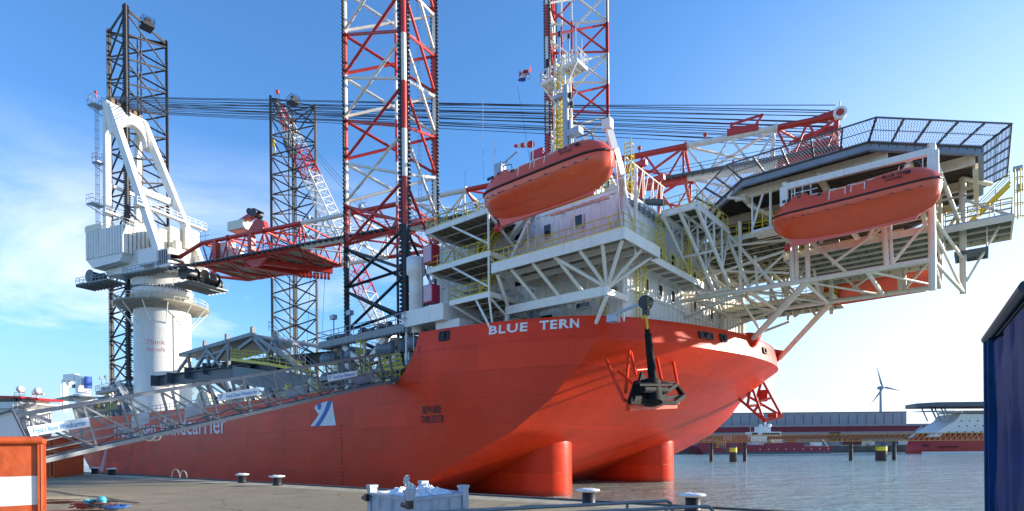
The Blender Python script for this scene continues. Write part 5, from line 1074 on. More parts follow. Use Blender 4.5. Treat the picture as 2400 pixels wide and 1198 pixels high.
# ------------------------------------------------------------------ lifeboat davits, small davit crane (parts of the ship)
def davits():
    mb = MB(S); a = R(1425, 290, v=-22); 
    P = [R(1424, 292, v=-23), R(1440, 350, v=-22.5), R(1456, 410, v=-21.5), R(1462, 455, v=-20), R(1452, 495, v=-18.5), R(1440, 530, v=-17.7)]
    for p, q, w_ in zip(P, P[1:], (.55, .75, .9, 1.0, .9)): mb.beam(p, q, w_*.5, w_)
    mb.tube(P[3], R(1484, 520, v=-19), .16, 6); mb.tube(P[3], (15.6, -22.6, 20.8), .18, 6); mb.tube(P[1], (15.6, -22.9, 20.8), .05, 5); mb.box(P[0], (.7, .5, .7)); mb.tube(R(1490, 598, v=-20.5), R(1490, 395, v=-20.5), .15, 8); mb.tube(R(1460, 430, v=-21), R(1490, 600, v=-21), .05, 5)
    build(mb, 'lifeboat_davit', m_white, ship)
    mb = MB(S)
    for px, o in ((1210, 0), (1232, 0)): mb.beam(R(px, 545, v=-17.9), R(px+32, 470, v=-22.6), .3, .45)
    mb.beam(R(1180, 700, v=-20)[:2]+(20.8,), R(1240, 520, v=-22), .25, .4); mb.beam(R(1195, 560, v=-18), R(1235, 505, v=-22), .4, .5); mb.tube(R(1290, 505, v=-22.6), R(1430, 462, v=-22.6), .12, 6)
    for px in (1235, 1300, 1345): mb.tube(R(px, 500-(px-1235)*.2, v=-24.5), R(px+4, 600-(px-1235)*.25, v=-23.0), .035, 4)
    build(mb, 'lifeboat_davit', m_white, ship)
    # davit carrying the boat under the helideck
    mb = MB(S); a = R(1838, 440, v=-7.9); b = R(2187, 354, v=-7.9); mb.beam(a, b, .35, .5); mb.beam((a[0], a[1], a[2]+.2), (a[0], -5, a[2]+1.6), .3, .5); mb.beam(a, (a[0], a[1], a[2]-1.6), .4, .6); mb.beam(b, (b[0], b[1], b[2]-2.6), .4, .7); mb.beam((b[0], b[1], b[2]+.3), (b[0], -5, 27.4), .3, .5)
    for t_ in (.08, .14, .2): p = V(a).lerp(V(b), t_); mb.tube(p, p-V((0, 0, 1.2)), .06, 5)
    for t_ in (.06, .94): p = V(a).lerp(V(b), t_); mb.tube(p, (p.x, -8.2, p.z-2.0), .04, 4)
    mb.tube(V(a).lerp(V(b), .05)-V((0, 0, .7)), V(a).lerp(V(b), .25)-V((0, 0, .7)), .05, 5)
    build(mb, 'lifeboat_davit', m_white, heli)
    mb = MB(S); b = R(1172, 400, v=-15); mb.beam((b[0], -15, 26.8), b, .5, .7); mb.box(b, (1.0, .8, 1.3)); e = R(1214, 354, v=-15); mb.tube(R(1178, 385, v=-15), e, .09, 6); mb.tube(R(1176, 398, v=-15), R(1196, 368, v=-15), .06, 5); mb.tube(e, R(1213, 386, v=-15), .02, 4); build(mb, 'provision_crane', m_galv, ship)
    # bridge pipe and red boom rest
    mb = MB(S); mb.tube(R(1478, 472, v=-12), R(1556, 475, v=-12), .3, 10); build(mb, 'grey_tank_pipe', m_dgrey, ship)
    mb = MB(S)
    for u in (8, 10.2):
        for v in (-9, -5): mb.tube((u, v, 26.6), (u, v, 32.5), .2, 8)
    mb.tube((8, -9, 29.5), (10.2, -9, 32), .14, 6); mb.tube((10.2, -9, 29), (8, -9, 26.8), .14, 6); mb.beam((7.5, -9, 32.6), (10.8, -9, 32.6), .5, .5); mb.beam((7.5, -5, 32.6), (10.8, -5, 32.6), .5, .5); build(mb, 'boom_rest', m_red, ship)
    # caged yellow ladders, white lattices by the corner
    mb = MB(S)
    for x, y, z0, z1 in ((12.4, -15.8, 26.8, 31.5), (13.6, -12.4, 20.8, 26), (14.6, -9, 21, 26)): mb.ladder((x, y, z0), (x, y, z1), .6, .05, (1, 0, 0), cage=-.7)
    build(mb, 'caged_ladder', m_yel, ship)
    mb = MB(S)
    for i in range(7): mb.tube((12.2, -16+i*1.1, 26.7), (12.2, -14.9+i*1.1, 30.0), .05, 5)
    for i in range(5): mb.tube((12.2, -16+i*1.8, 26.7), (12.2, -16+i*1.8, 30), .06, 5)
    mb.tube((12.2, -16, 30), (12.2, -8, 30), .07, 5); build(mb, 'corner_lattice', m_cream, ship)
davits()
# ------------------------------------------------------------------ writing and fittings on the hull
def wallmap(u0, w0, out=.035, lean=True):
    """maps (x along the outline forward, y up) onto the starboard bulwark"""
    def f(x, y):
        u = u0; s = 0; st = .05*(1 if x > 0 else -1); p = (u, Tv(u))
        while abs(s) < abs(x):
            u2 = u+st; q = (u2, Tv(u2)); s += sqrt((q[0]-p[0])**2+(q[1]-p[1])**2)*(1 if x > 0 else -1); u, p = u2, q
        w = w0+y; v = -Tv(u); k = (w-13.8)*.14 if w > 13.8 else 0
        return (u-k*(.2 if u <= 10 else 1), v*(1-k/24)-out, w)
    return f
mb = MB(S); text(mb, 'BLUE', None, None, .78, wid=3.6, off=.03, spc=1.12, mapf=wallmap(4.4, 14.85, .05)); build(mb, 'ship_name', m_ltxt, hull_o)
mb = MB(S); text(mb, 'TERN', None, None, .78, wid=3.5, off=.03, spc=1.12, mapf=wallmap(8.8, 14.85, .05)); build(mb, 'ship_name', m_ltxt, hull_o)
mb = MB(S); b1 = R(1007, 964, v=-24.33); text(mb, 'BEWARE', None, None, .72, wid=2.3, off=.014, mapf=wallmap(b1[0], b1[2]-.2, .06)); text(mb, 'THRUSTER', None, None, .72, wid=2.95, off=.014, mapf=wallmap(b1[0]+.05, b1[2]-1.1, .06)); build(mb, 'thruster_warning', m_btxt, hull_o)
mb = MB(S); a = R(268, 1020, v=-24.33); b = R(531, 1012, v=-24.33); text(mb, 'Fred.Olsen Windcarrier', ((a[0]+b[0])/2, -24.33, 7.1), (1, 0, 0), 3.0, wid=b[0]-a[0], off=.006); build(mb, 'company_lettering', m_ltxt, hull_o)
def emblem():
    P = lambda px, py, o=.03: R(px, py, v=-24.3-o)
    mb = MB(S); A = [(738, 952), (746, 948), (764, 941), (779, 940), (782, 965), (787, 997), (756, 998), (727, 999), (738, 985), (747, 971), (737, 958)]
    mb.add([P(*p) for p in A], [tuple(range(len(A)))]); e = build(mb, 'emblem', m_ltxt, hull_o)
    mb = MB(S); B = [(768, 940), (778, 940), (770, 962), (757, 985), (748, 999), (737, 999), (749, 982), (760, 962)]
    mb.add([P(p[0], p[1], .045) for p in B], [tuple(range(len(B)))]); c = P(748, 952, .045); mb.add([(c[0]+.42*cos(t), c[1], c[2]+.42*sin(t)) for t in [2*pi*i/16 for i in range(16)]], [tuple(range(16))])
    build(mb, 'emblem_stripe', mat('emblem_blue', (.04, .11, .36), .5), e)
emblem()
mb = MB(S)                                               # draught marks
c = R(800, 1000, v=-24.33)
for i in range(16): z = 7.4-i*.42; mb.box((c[0], -24.34, z), (.12 if i % 3 else .28, .02, .16))
for i in range(3): mb.box((c[0]+.5, -24.33, 3.2-i*.5), (.1, .02, .1))
build(mb, 'draught_mark', m_btxt, hull_o)
def fairlead(px, py, w_, h_, front=False):
    if not front:
        c = R(px, py, v=-23.2); f = wallmap(c[0], c[2]-h_/2, .04)
        q = [V(f(x, y)) for x, y in ((-w_/2, 0), (w_/2, 0), (w_/2, h_), (-w_/2, h_))]
    else:
        u = None
        c = R(px, py, u=15.5)
        for _ in range(6): c = R(px, py, u=Tu(c[1])-.05)
        dv = w_/2; q = []
        for sv, z in ((-1, -h_/2), (1, -h_/2), (1, h_/2), (-1, h_/2)): v = c[1]+sv*dv; q.append(V((Tu(v)-(c[2]+z-13.8)*.14+.09, v, c[2]+z)))
    mb = MB(S)
    for a, b in zip(q, q[1:]+q[:1]): mb.tube(a, b, .1, 6)
    mb.add(q, [(0, 1, 2, 3)], 1); m_ = (q[0]+q[2])/2; mb.tube(V((m_.x, m_.y, q[0].z+.1)), V((m_.x, m_.y, q[2].z-.1)), .13, 8); mb.ball(tuple(m_), (.25, .25, .25)); build(mb, 'fairlead', [m_btxt, m_black], hull_o)
fairlead(1052, 789, 1.1, .75); fairlead(1650, 787, 1.75, .5, True); fairlead(1692, 793, .9, .6, True); fairlead(1793, 822, 1.0, .5, True)
# anchor racks of red tube on both bow shoulders, the black anchor on the starboard one
def anchor_rack(sg):
    F = lambda u, v, w: (u, v*sg, w); mb = MB(S)
    if sg > 0:
        Q = lambda px, py, u: R(px, py, u=u)
        bars = [[(1421, 843, 13.0), (1440, 890, 14.6), (1462, 938, 15.6), (1480, 945, 15.9)], [(1478, 825, 13.3), (1490, 880, 14.2)], [(1475, 822, 13.3), (1466, 920, 15.4)], [(1450, 870, 12.6), (1490, 905, 14.8)], [(1535, 818, 13.4), (1550, 890, 14.8)], [(1572, 818, 13.8), (1592, 925, 15.8), (1590, 942, 15.9)], [(1480, 945, 15.9), (1590, 945, 15.9)], [(1490, 868, 14), (1530, 864, 14.2)]]
        for bl in bars: mb.path([Q(*p) for p in bl], .13, 8)
        a = Q(1472, 946, 15.7); b = Q(1583, 943, 15.7); mb.beam((a[0], a[1], a[2]-.25), (b[0], b[1], b[2]-.25), .35, .55)
        build(mb, 'anchor_rack', m_hull, hull_o)
    else:
        tops = [(11.4, 16.6, 12.6), (12.4, 15.2, 12.7), (10.0, 18.6, 12.3), (9.4, 17.2, 10.8)]
        lo = [(14.9, 18.2, 8.1), (15.2, 16.0, 8.1)]
        A = [R(1715, 920, v=14.5), R(1725, 912, v=16.5)]; B1 = R(1790, 985, v=14.5); B2 = R(1832, 975, v=16.5); T1 = R(1760, 900, v=14.5); T2 = R(1786, 890, v=16)
        segs = [(A[0], B1), (A[1], B2), (T1, B1), (T2, B2), (T1, V(A[0]).lerp(V(B1), .5)), (T2, V(A[1]).lerp(V(B2), .45)), (B1, B2), (V(A[0]).lerp(V(B1), .5), V(A[1]).lerp(V(B2), .6)), (A[0], A[1]), (V(T1).lerp(V(B1), .5), V(T2).lerp(V(B2), .5)), (V(A[0]).lerp(V(B1), .7), V(T1).lerp(V(B1), .6)), (T1, R(1766, 872, v=13)), (T2, R(1790, 860, v=15)), (T1, R(1750, 880, v=13))]
        for p, q in segs: mb.tube(p, q, .17, 8)
        mb.beam(B1, B2, .6, .5); m1 = V(T2).lerp(V(B2), .35); mb.box(m1+V((-.7, 0, -.4)), (1.1, .25, 1.5)); mb.box(V(B1).lerp(V(B2), .5)+V((0, 0, .3)), (1.0, .5, .5)); build(mb, 'anchor_rack', m_red, hull_o)
anchor_rack(1); anchor_rack(-1)
m_anchor = mat('matt_black_anchor', (.010, .010, .011), .75, var=.3, grime=(.03, .02, .015), gs=.6, spec=.15)
def anchor():
    Q = lambda px, py, u=16.3: V(R(px, py, u=u)); c = Q(1540, 930)
    t = thing('anchor', S(*c), 'black ship anchor hanging shank up in its rack on the bow', 'anchor')
    mb = MB(S); a = Q(1519, 782); b = Q(1530, 892); mb.tube(a, b, .27, 10, r2=.34); mb.tube(Q(1517, 770), Q(1519, 790), .2, 8); build(mb, 'shank', m_anchor, t)
    mb = MB(S)                                          # diamond-shaped fluke frame
    o = [Q(1476, 942, 16.2), Q(1490, 898, 15.6), Q(1512, 893, 15.4), Q(1583, 902, 15.8), Q(1603, 928, 16.6), Q(1580, 945, 17.2)]
    for p, q in zip(o, o[1:]+o[:1]): mb.beam(p, q, .28, .34)
    for px, py in ((1490, 898), (1583, 902), (1476, 942), (1603, 928)): mb.beam(Q(px, py, 16), Q(1536, 936, 16.9), .34, .3)
    mb.prism([Q(1500, 872, 15.9), Q(1482, 940, 16.3), Q(1525, 930, 16.5), Q(1518, 900, 16.2)], (.18, 0, 0)); mb.prism([Q(1498, 897, 16.1), Q(1556, 893, 16.1), Q(1578, 900, 17.2), Q(1500, 900, 17.4)], (0, 0, -.14))
    mb.tube(Q(1524, 895, 16.4), Q(1530, 945, 16.8), .75, 10); mb.tube(Q(1505, 912, 16.9), Q(1560, 915, 16.9), .3, 8); build(mb, 'flukes', m_anchor, t)
    mb = MB(S); k = Q(1514, 712, 16.6); mb.box(k, (.55, .5, .7)); mb.tube(k+V((0, -.3, .1)), k+V((0, .3, .1)), .5, 12); mb.box(k+V((0, 0, -.55)), (.4, .4, .6)); build(mb, 'hook_block', m_black, t)
    mb = MB(S)
    for i in range(4): mb.box(k+V((.33, -.28, .25-.2*i)), (.06, .12, .09))
    mb.tube(k+V((0, -.15, -.8)), a, .06, 6); mb.tube(k+V((0, .15, -.8)), a, .06, 6); build(mb, 'lifting_strop', m_yel, t)
    mb = MB(S); s_ = V(R(1548, 735, u=14.0)); mb.beam(k+V((-.3, 0, .1)), (13.4, k.y+1.2, 15.6), .16, .2); mb.box((13.0, k.y+1.5, 15.3), (.8, .8, .6)); build(mb, 'anchor_davit', m_galv, hull_o)
anchor()
# ------------------------------------------------------------------ big grey support frame lying on deck, deck clutter
def cargo_frame():
    vv = -18.0; t = thing('support_frame', S(-55, vv, 11.2), 'grey steel transport frame with a gabled roof, yellow walkway and beam ends, standing on deck', 'steel frame')
    P = lambda px, py, v=vv: V(R(px, py, v=v))
    mb = MB(S); A, Bp, Cp = P(420, 832), P(592, 783), P(660, 800); w = V((0, 9, 0)); ap = P(656, 801)
    mb.prism([A, Bp, Bp+w, A+w], (0, 0, -.35)); mb.prism([Bp, Cp+V((3, 0, -.5)), Cp+V((3, 0, -.5))+w, Bp+w], (0, 0, -.35)); mb.beam(A, Bp, .3, .6); mb.beam(Bp, P(730, 878), .35, .6)
    mb.beam(P(460, 842), P(545, 815), .25, .35); mb.beam(A+w, Bp+w, .3, .6); build(mb, 'roof_beam', m_grey, t)
    for a, b in (((445, 832), (415, 874)), ((440, 830), (447, 874)), ((487, 818), (455, 872)), ((487, 820), (489, 858)), ((537, 805), (498, 858)), ((537, 802), (536, 862)), ((598, 790), (560, 818)), ((640, 800), (627, 840)), ((648, 800), (652, 850)), ((487, 820), (520, 860)), ((593, 790), (630, 830))):
        mb = MB(S); mb.beam(P(*a), P(*b), .42, .5); build(mb, 'strut', m_grey, t)
    for a in ((480, 808), (532, 793), (592, 777), (645, 788)):
        mb = MB(S); c = P(*a); mb.box(c, (.7, .5, 1.4)); build(mb, 'guide_post', m_grey, t)
    for x0, y0, x1, y1, vd in ((370, 890, 395, 15, 0), (408, 884, 465, 0, 1.0), (450, 872, 510, 0, 2.0), (493, 862, 560, 0, 3.0)):
        c = P(x0+12, y0+2, vv-2+vd); mb = MB(S)
        L_ = 26; e = V((L_, 4+vd, 0)); h_ = 2.0
        mb.ibeam(c+V((-1.5, 0, 0)), c+e, 1.1, h_, .12); mb.box(c+V((-1.5, 0, 0)), (.12, 3.2, h_)); build(mb, 'deck_girder', m_dgrey, t)
    mb = MB(S); a = P(545, 858); b = P(735, 884); mb.prism([a, b, b+V((0, 0, -2.3)), a+V((0, 0, -2.9))], (0, 5, 0)); build(mb, 'box_girder', m_dgrey, t)
    mb = MB(S); a = P(541, 842, vv-.5); m_ = P(628, 853, vv-.5); b = P(715, 870, vv-.5); mb.beam(a, m_, .3, .45); mb.beam(m_, b, .3, .4); mb.rail([a, m_], 1.6, .06, 1.4, rails=(1, .66, .33)); mb.rail([m_, b], 1.2, .05, 1.6); build(mb, 'yellow_walkway', m_yel, t)
    mb = MB(S); mb.stairs(P(645, 803, vv-.8), P(700, 862, vv-.8), 1.0, (0, 1, 0)); mb.rail([P(630, 775), P(742, 878)], 1.4, .06, 1.6); build(mb, 'stairs', m_grey, t)
    mb = MB(S); rnd = random.Random(4)
    for i in range(7): c = P(rnd.uniform(430, 700), rnd.uniform(885, 900), vv+3); mb.beam(c, c+V((rnd.uniform(4, 9), 0, -rnd.uniform(2, 5))), .4, .5)
    for i in range(6): u = -70+i*6.5; mb.beam((u, vv+1, 16.5), (u+5, vv+1, 11.3), .45, .55)
    build(mb, 'raking_leg', m_dgrey, t)
    mb = MB(S); a = P(425, 880, vv+4); mb.stairs(P(408, 875, vv+4), P(440, 850, vv+4), 1, (0, 1, 0)); mb.rail([P(415, 872, vv+4), P(450, 866, vv+4)], 1.5, .07, 1); mb.box(P(560, 875, vv+6), (.1, .1, .1)); build(mb, 'access_stairs', m_yel, t)
    for u in (-75, -62, -49, -38):
        mb = MB(S); c = (u, vv+3, 11.2); mb.prism([(u-5, vv+2, 11.2), (u+5, vv+2, 11.2), (u+2, vv+2, 15.2), (u-2, vv+2, 15.2)], (0, 3, 0)); build(mb, 'white_cradle', m_cream, t)
cargo_frame()
mb = MB(S); rnd = random.Random(21)
for i in range(46): u = -104+i*2.0; mb.rail([(u, -23.9, 11.33), (u+2, -23.9, 11.33)], 1.1, .05, 2)
build(mb, 'deck_railing', m_galv, ship)
for i in range(16):
    u = -33+i*1.7 if i < 11 else -118+i*1.3; mb = MB(S); k = i % 4; c = (u, -22+rnd.uniform(-.5, 2), 11.2)
    if k == 0: mb.box((c[0], c[1], 12), (1.3, 1, 1.6)); mb.box((c[0], c[1], 13), (.8, .7, .5))
    elif k == 1: mb.tube((c[0]-.6, c[1], 12.2), (c[0]+.6, c[1], 12.2), .8, 12); mb.box((c[0], c[1], 11.6), (1.6, 1.4, .7))
    elif k == 2: mb.tube(c, (c[0], c[1], 13.3), .25, 8); mb.ball((c[0], c[1], 13.4), .45)
    else: mb.path([c, (c[0], c[1], 12.6), (c[0]+1.3, c[1], 12.6), (c[0]+1.3, c[1], 11.2)], .14, 6)
    build(mb, 'deck_fitting', [m_yel, m_galv, m_white, m_dgrey][(i*7) % 4], ship)
mb = MB(S)
for i in range(26):
    u = -126+i*.8; mb.beam((u, -23.4, 12), (u+.5, -23.4, 14.6), .18, .22); mb.beam((u+.7, -23.4, 12), (u+.2, -23.4, 14.6), .14, .18)
mb.beam((-126, -23.4, 14.7), (-105, -23.4, 14.7), .3, .3); mb.beam((-126, -23.4, 12.9), (-105, -23.4, 12.9), .3, .3); mb.beam((-126, -23.4, 11.6), (-105, -23.4, 11.6), .4, .5); build(mb, 'stern_lattice', m_dgrey, ship)
mb = MB(S); mb.rail([(-12, -23.6, 11.4), (-8.9, -23.6, 11.4)], 3.0, .06, .8, rails=(1, .82, .65, .3)); mb.rail([(-14.5, -23.6, 11.4), (-12, -23.6, 11.4)], 1.2, .05, .9); mb.beam((-12, -23.5, 13.0), (-8.2, -23.5, 13.0), .3, .25); build(mb, 'boarding_railing', m_yel, ship)
# ------------------------------------------------------------------ gangway from the quay up to the deck
def gangway():
    p0 = V(G(98, 1082, Y=32)); p1 = V(S(-8.6, -24.6, 11.55)); d = p1-p0; p0 = p0-d*.085; d = p1-p0; L = d.length; dn = d.normalized()
    side = V((dn.y, -dn.x, 0)).normalized()
    if side.y < 0: side = -side
    H = (V((0, 0, 1))-dn*dn.z).normalized()*2.75; Wd = 1.35
    t = thing('gangway', (p0.x, p0.y, 3.0), 'long grey aluminium truss gangway with pale banners, sloping up from quay to red hull', 'gangway')
    def near(px, py):                          # point of the near truss plane on a sight line
        r_ = V(ray(px, py)); o = V((0, 0, HW)); k = (p0-o).dot(side)/r_.dot(side); return o+r_*k-side*.12
    n = 12
    for s_, nm in ((0, 'near'), (1, 'far')):
        o = side*Wd*s_
        mb = MB(); mb.beam(p0+o, p1+o, .14, .24); mb.beam(p0+o+H, p1+o+H, .14, .20); mb.beam(p0+o+V((0, 0, 1.15)), p1+o+V((0, 0, 1.15)), .05, .06); mb.beam(p0+o+V((0, 0, .6)), p1+o+V((0, 0, .6)), .05, .06)
        lean = V((-.35, 0, 0))*0
        build(mb, 'truss_chord', m_alu, t)
        for i in range(n+1):
            a = p0+d*(i/n)+o; mb = MB(); mb.beam(a+V((0, 0, .12)), a+H-V((0, 0, .1)), .11, .13 if i % 6 else .22)
            build(mb, 'truss_post', m_alu, t)
            if i < n: mb = MB(); b = p0+d*((i+1)/n)+o; mb.beam(a+H-V((0, 0, .1)), b+V((0, 0, .12)), .09, .11); build(mb, 'truss_diagonal', m_alu, t)
    mb = MB(); f = p0+side*Wd/2; mb.beam(f+V((0, 0, .02)), f+d+V((0, 0, .02)), Wd-.16, .08)
    for i in range(0, 70): a = p0+d*(i/70); mb.beam(a-V((0, 0, .07)), a+side*Wd-V((0, 0, .07)), .06, .08)
    build(mb, 'gangway_floor', m_grate, t)
    mb = MB()
    for i in range(n+1): a = p0+d*(i/n)+H; mb.beam(a, a+side*Wd, .09, .1)
    build(mb, 'top_crossbar', m_alu, t)
    mb = MB(); P = [p0+d*(i/60)-side*.1+V((0, 0, .45+.16*sin(i*.55)+.1*sin(i*1.7))) for i in range(2, 60)]; mb.path(P, .025, 5); build(mb, 'trailing_cable', m_btxt, t)
    mb = MB()
    for px in (348, 362):
        c = near(px, 1022); mb.path([c+V((.35*cos(a), 0, .3*sin(a))) for a in [pi+pi*i/8 for i in range(9)]], .06, 6)
    build(mb, 'cable_hoop', m_cream, t)
    for q, lab, tx in (([(60, 1001), (204, 978), (208, 1000), (69, 1023)], 'large banner nearest the quay', 1), ([(506, 924), (602, 908), (606, 925), (509, 941)], 'middle banner', 2), ([(764, 880), (832, 869), (833, 882), (766, 895)], 'banner nearest the ship', 2)):
        P = [near(*c)-side*.08 for c in q]; mb = MB(); mb.add(P+[p+side*.05 for p in P], [(0, 1, 2, 3), (7, 6, 5, 4), (0, 4, 5, 1), (1, 5, 6, 2), (2, 6, 7, 3), (3, 7, 4, 0)])
        bn = build(mb, 'banner', m_banner, t, label=lab); xd = ((P[1]+P[2])/2-(P[0]+P[3])/2); hh = (P[0]-P[3]).length; w_ = xd.length; xd.normalize(); up = V((0, 0, 1))
        mid = (P[2]+P[3])/2+(P[0]-P[3])*.26+xd*(w_*.05 if tx == 2 else 0); mb = MB()
        text(mb, 'Fred.Olsen Windcarrier', mid-V((0, 0, hh*.05)), xd, hh*.58, up=up, wid=w_*(.88 if tx == 1 else .76), th=.03, off=.012, mapf=None)
        if tx == 2: c = P[3]+(P[0]-P[3])*.5+xd*w_*.05-side*.03; mb.add([c+xd*(-.18)+up*.2, c+xd*(-.08)+up*.2, c+up*(-.15), c+xd*(.2)+up*.2, c+xd*(.12)+up*.22, c-up*.0], [(0, 1, 2, 5), (5, 2, 3, 4)])
        build(mb, 'banner_lettering', m_blue, bn)
    for x0, x1 in ((330, 372), (455, 500), (690, 740), (850, 895)):
        P = [near(x0, 1004-(x0-330)*.19), near(x1, 998-(x1-330)*.19)]; mb = MB(); a, b = P[0]+side*Wd, P[1]+side*Wd; mb.add([a, b, b+V((0, 0, .8)), a+V((0, 0, .8))], [(0, 1, 2, 3)]); build(mb, 'side_panel', m_galv, t)
    mb = MB(); e = p1; mb.beam(e-dn*.5, e+dn*1.6, .8, .25); mb.beam(e-dn*.1+V((0, 0, .4)), e+side*Wd+V((0, 0, .4)), .12, .3); build(mb, 'landing_roller', m_dgrey, t)
    mb = MB(); a = p0+V((0, 0, -.2)); mb.box((a.x+.4, a.y+.6, (a.z+3)/2), (1.0, 2.0, a.z-3)); build(mb, 'quay_stand', m_dgrey, t)
gangway()
# ------------------------------------------------------------------ containers and boxes on the quay
def container(loc, ang, size, m, name, label, stripe=None, cat='container', nrib=9, dent=0, ribd=.05, rear=False):
    """loc = near-right bottom corner seen from the camera; face runs from there along -x of ang"""
    ax = V((cos(ang), sin(ang), 0)); ay = V((-sin(ang), cos(ang), 0)); fr = lambda x, y, z: tuple(V(loc)+ax*x+ay*y+V((0, 0, z)))
    L_, W_, H_ = size; t = thing(name, loc, label, cat)
    mb = MB(fr); nx, nz = 34, 26; rnd = random.Random(3)
    dents = [(rnd.uniform(.3, L_-.3), rnd.uniform(.3, H_-.3), rnd.uniform(.15, .4), rnd.uniform(-.05, .06)) for _ in range(int(dent))]
    vs = []
    for j in range(nz+1):
        for i in range(nx+1):
            x = -L_+L_*i/nx; z = .14+(H_-.28)*j/nz; o = .0
            for (a, b, r, k) in dents: q = ((x+a)**2+(z-b)**2)/(r*r); o += k*math.exp(-q)
            if nrib: o += ribd*(1 if (i*nrib*2//nx) % 2 else 0)
            vs.append((x, .06+o, z))
    mi = []
    for j in range(nz):
        for i in range(nx):
            z = .14+(H_-.28)*(j+.5)/nz; k = 1 if stripe and stripe[0] < z < stripe[1] else 0
            mb.add([vs[j*(nx+1)+i], vs[j*(nx+1)+i+1], vs[(j+1)*(nx+1)+i+1], vs[(j+1)*(nx+1)+i]], [(0, 1, 2, 3)], k, not nrib)
    mb.bx(-L_+.02, -.02, .2, W_-.02, .05, H_-.1)
    body = build(mb, 'body', [m, m_white], t)
    if not nrib:                                      # weld the smooth dented sheet
        import bmesh; bm = bmesh.new(); bm.from_mesh(body.data); bmesh.ops.remove_doubles(bm, verts=bm.verts, dist=.0005); bm.to_mesh(body.data); bm.free()
    mb = MB(fr); mb.beam((-L_, 0, H_-.02), (0.05, 0, H_-.02), .14, .18) if not rear else mb.tube((-L_, 0, H_), (.05, 0, H_), .12, 8)
    mb.beam((-L_, .02, .07), (0, .02, .07), .12, .14)
    mb.bx(-.07, .05, -.02, .12, .14, H_-.1); mb.bx(-L_-.02, -L_+.1, -.02, .12, .14, H_-.1); mb.beam((0, 0, H_-.02), (0, W_, H_-.02), .14, .16); mb.beam((0, .1, .07), (0, W_, .07), .1, .14); mb.bx(-.08, .05, W_-.1, W_, .14, H_-.1)
    build(mb, 'corner_frame', m, t)
    return t, fr
m_orange = mat('rusty_orange_paint', (.50, .085, .018), .55, var=.22, scale=2.2, grime=(.15, .05, .025), gs=.9, bump=.25, bscale=3)
m_wpaint = mat('chalky_white_paint', (.70, .69, .64), .55, grime=(.35, .29, .22), gs=.4, streak=1)
a37 = radians(37)
c1 = G(94, 1040, Y=19.0)
t_, fr_ = container((c1[0], c1[1], 3.0), a37, (3.2, 2.4, 2.55), m_orange, 'steel_container', 'dented orange steel container with one broad white stripe, at the left picture edge', stripe=(.43, 1.37), nrib=0, dent=13)
for ch in t_.children:
    if ch.name.startswith('body'): ch.data.materials[1] = m_wpaint
mb = MB(fr_); mb.tube((-3.2, -.02, 2.55), (.06, -.02, 2.55), .13, 10); mb.tube((.02, 0, .2), (.02, 0, 2.4), .035, 6); mb.box((-1.6, -.05, .68), (.25, .1, .12)); mb.tube((-1.9, -.05, .64), (-1.3, -.05, .74), .025, 5); build(mb, 'rolled_rim', m_orange, t_)
c2 = G(127, 1120, z=3.0); container(c2, radians(20), (2.4, 6.0, 3.1), m_orange, 'shipping_container', 'corrugated orange shipping container behind the gangway foot', nrib=6, ribd=.09)
def white_skip():
    Y = 23.5; P = lambda px, py, dy=0: V(G(px, py, Y=Y+dy)); mb = MB()
    poly = [P(-60, 990), P(34, 963), P(63, 1023), P(70, 1110), P(-60, 1110)]
    poly[3].z = 3.0; poly[4].z = 3.0
    mb.prism(poly, (-2.3, 2.4, 0)); o = build(mb, 'white_bin', m_white, label='plain white sloping steel bin just behind the striped orange container', cat='bin')
    mb = MB(); mb.beam(P(-60, 989)-V((0, .1, 0)), P(34, 962)-V((0, .1, 0)), .06, .07); mb.beam(P(34, 962)-V((0, .1, 0)), P(63, 1022)-V((0, .1, 0)), .05, .06); build(mb, 'rim', m_dgrey, o)
white_skip()
m_bluec = mat('deep_blue_paint', (.001, .05, .17), .6, var=.25, scale=1.2, grime=(.005, .09, .17), gs=.6, spec=.2)
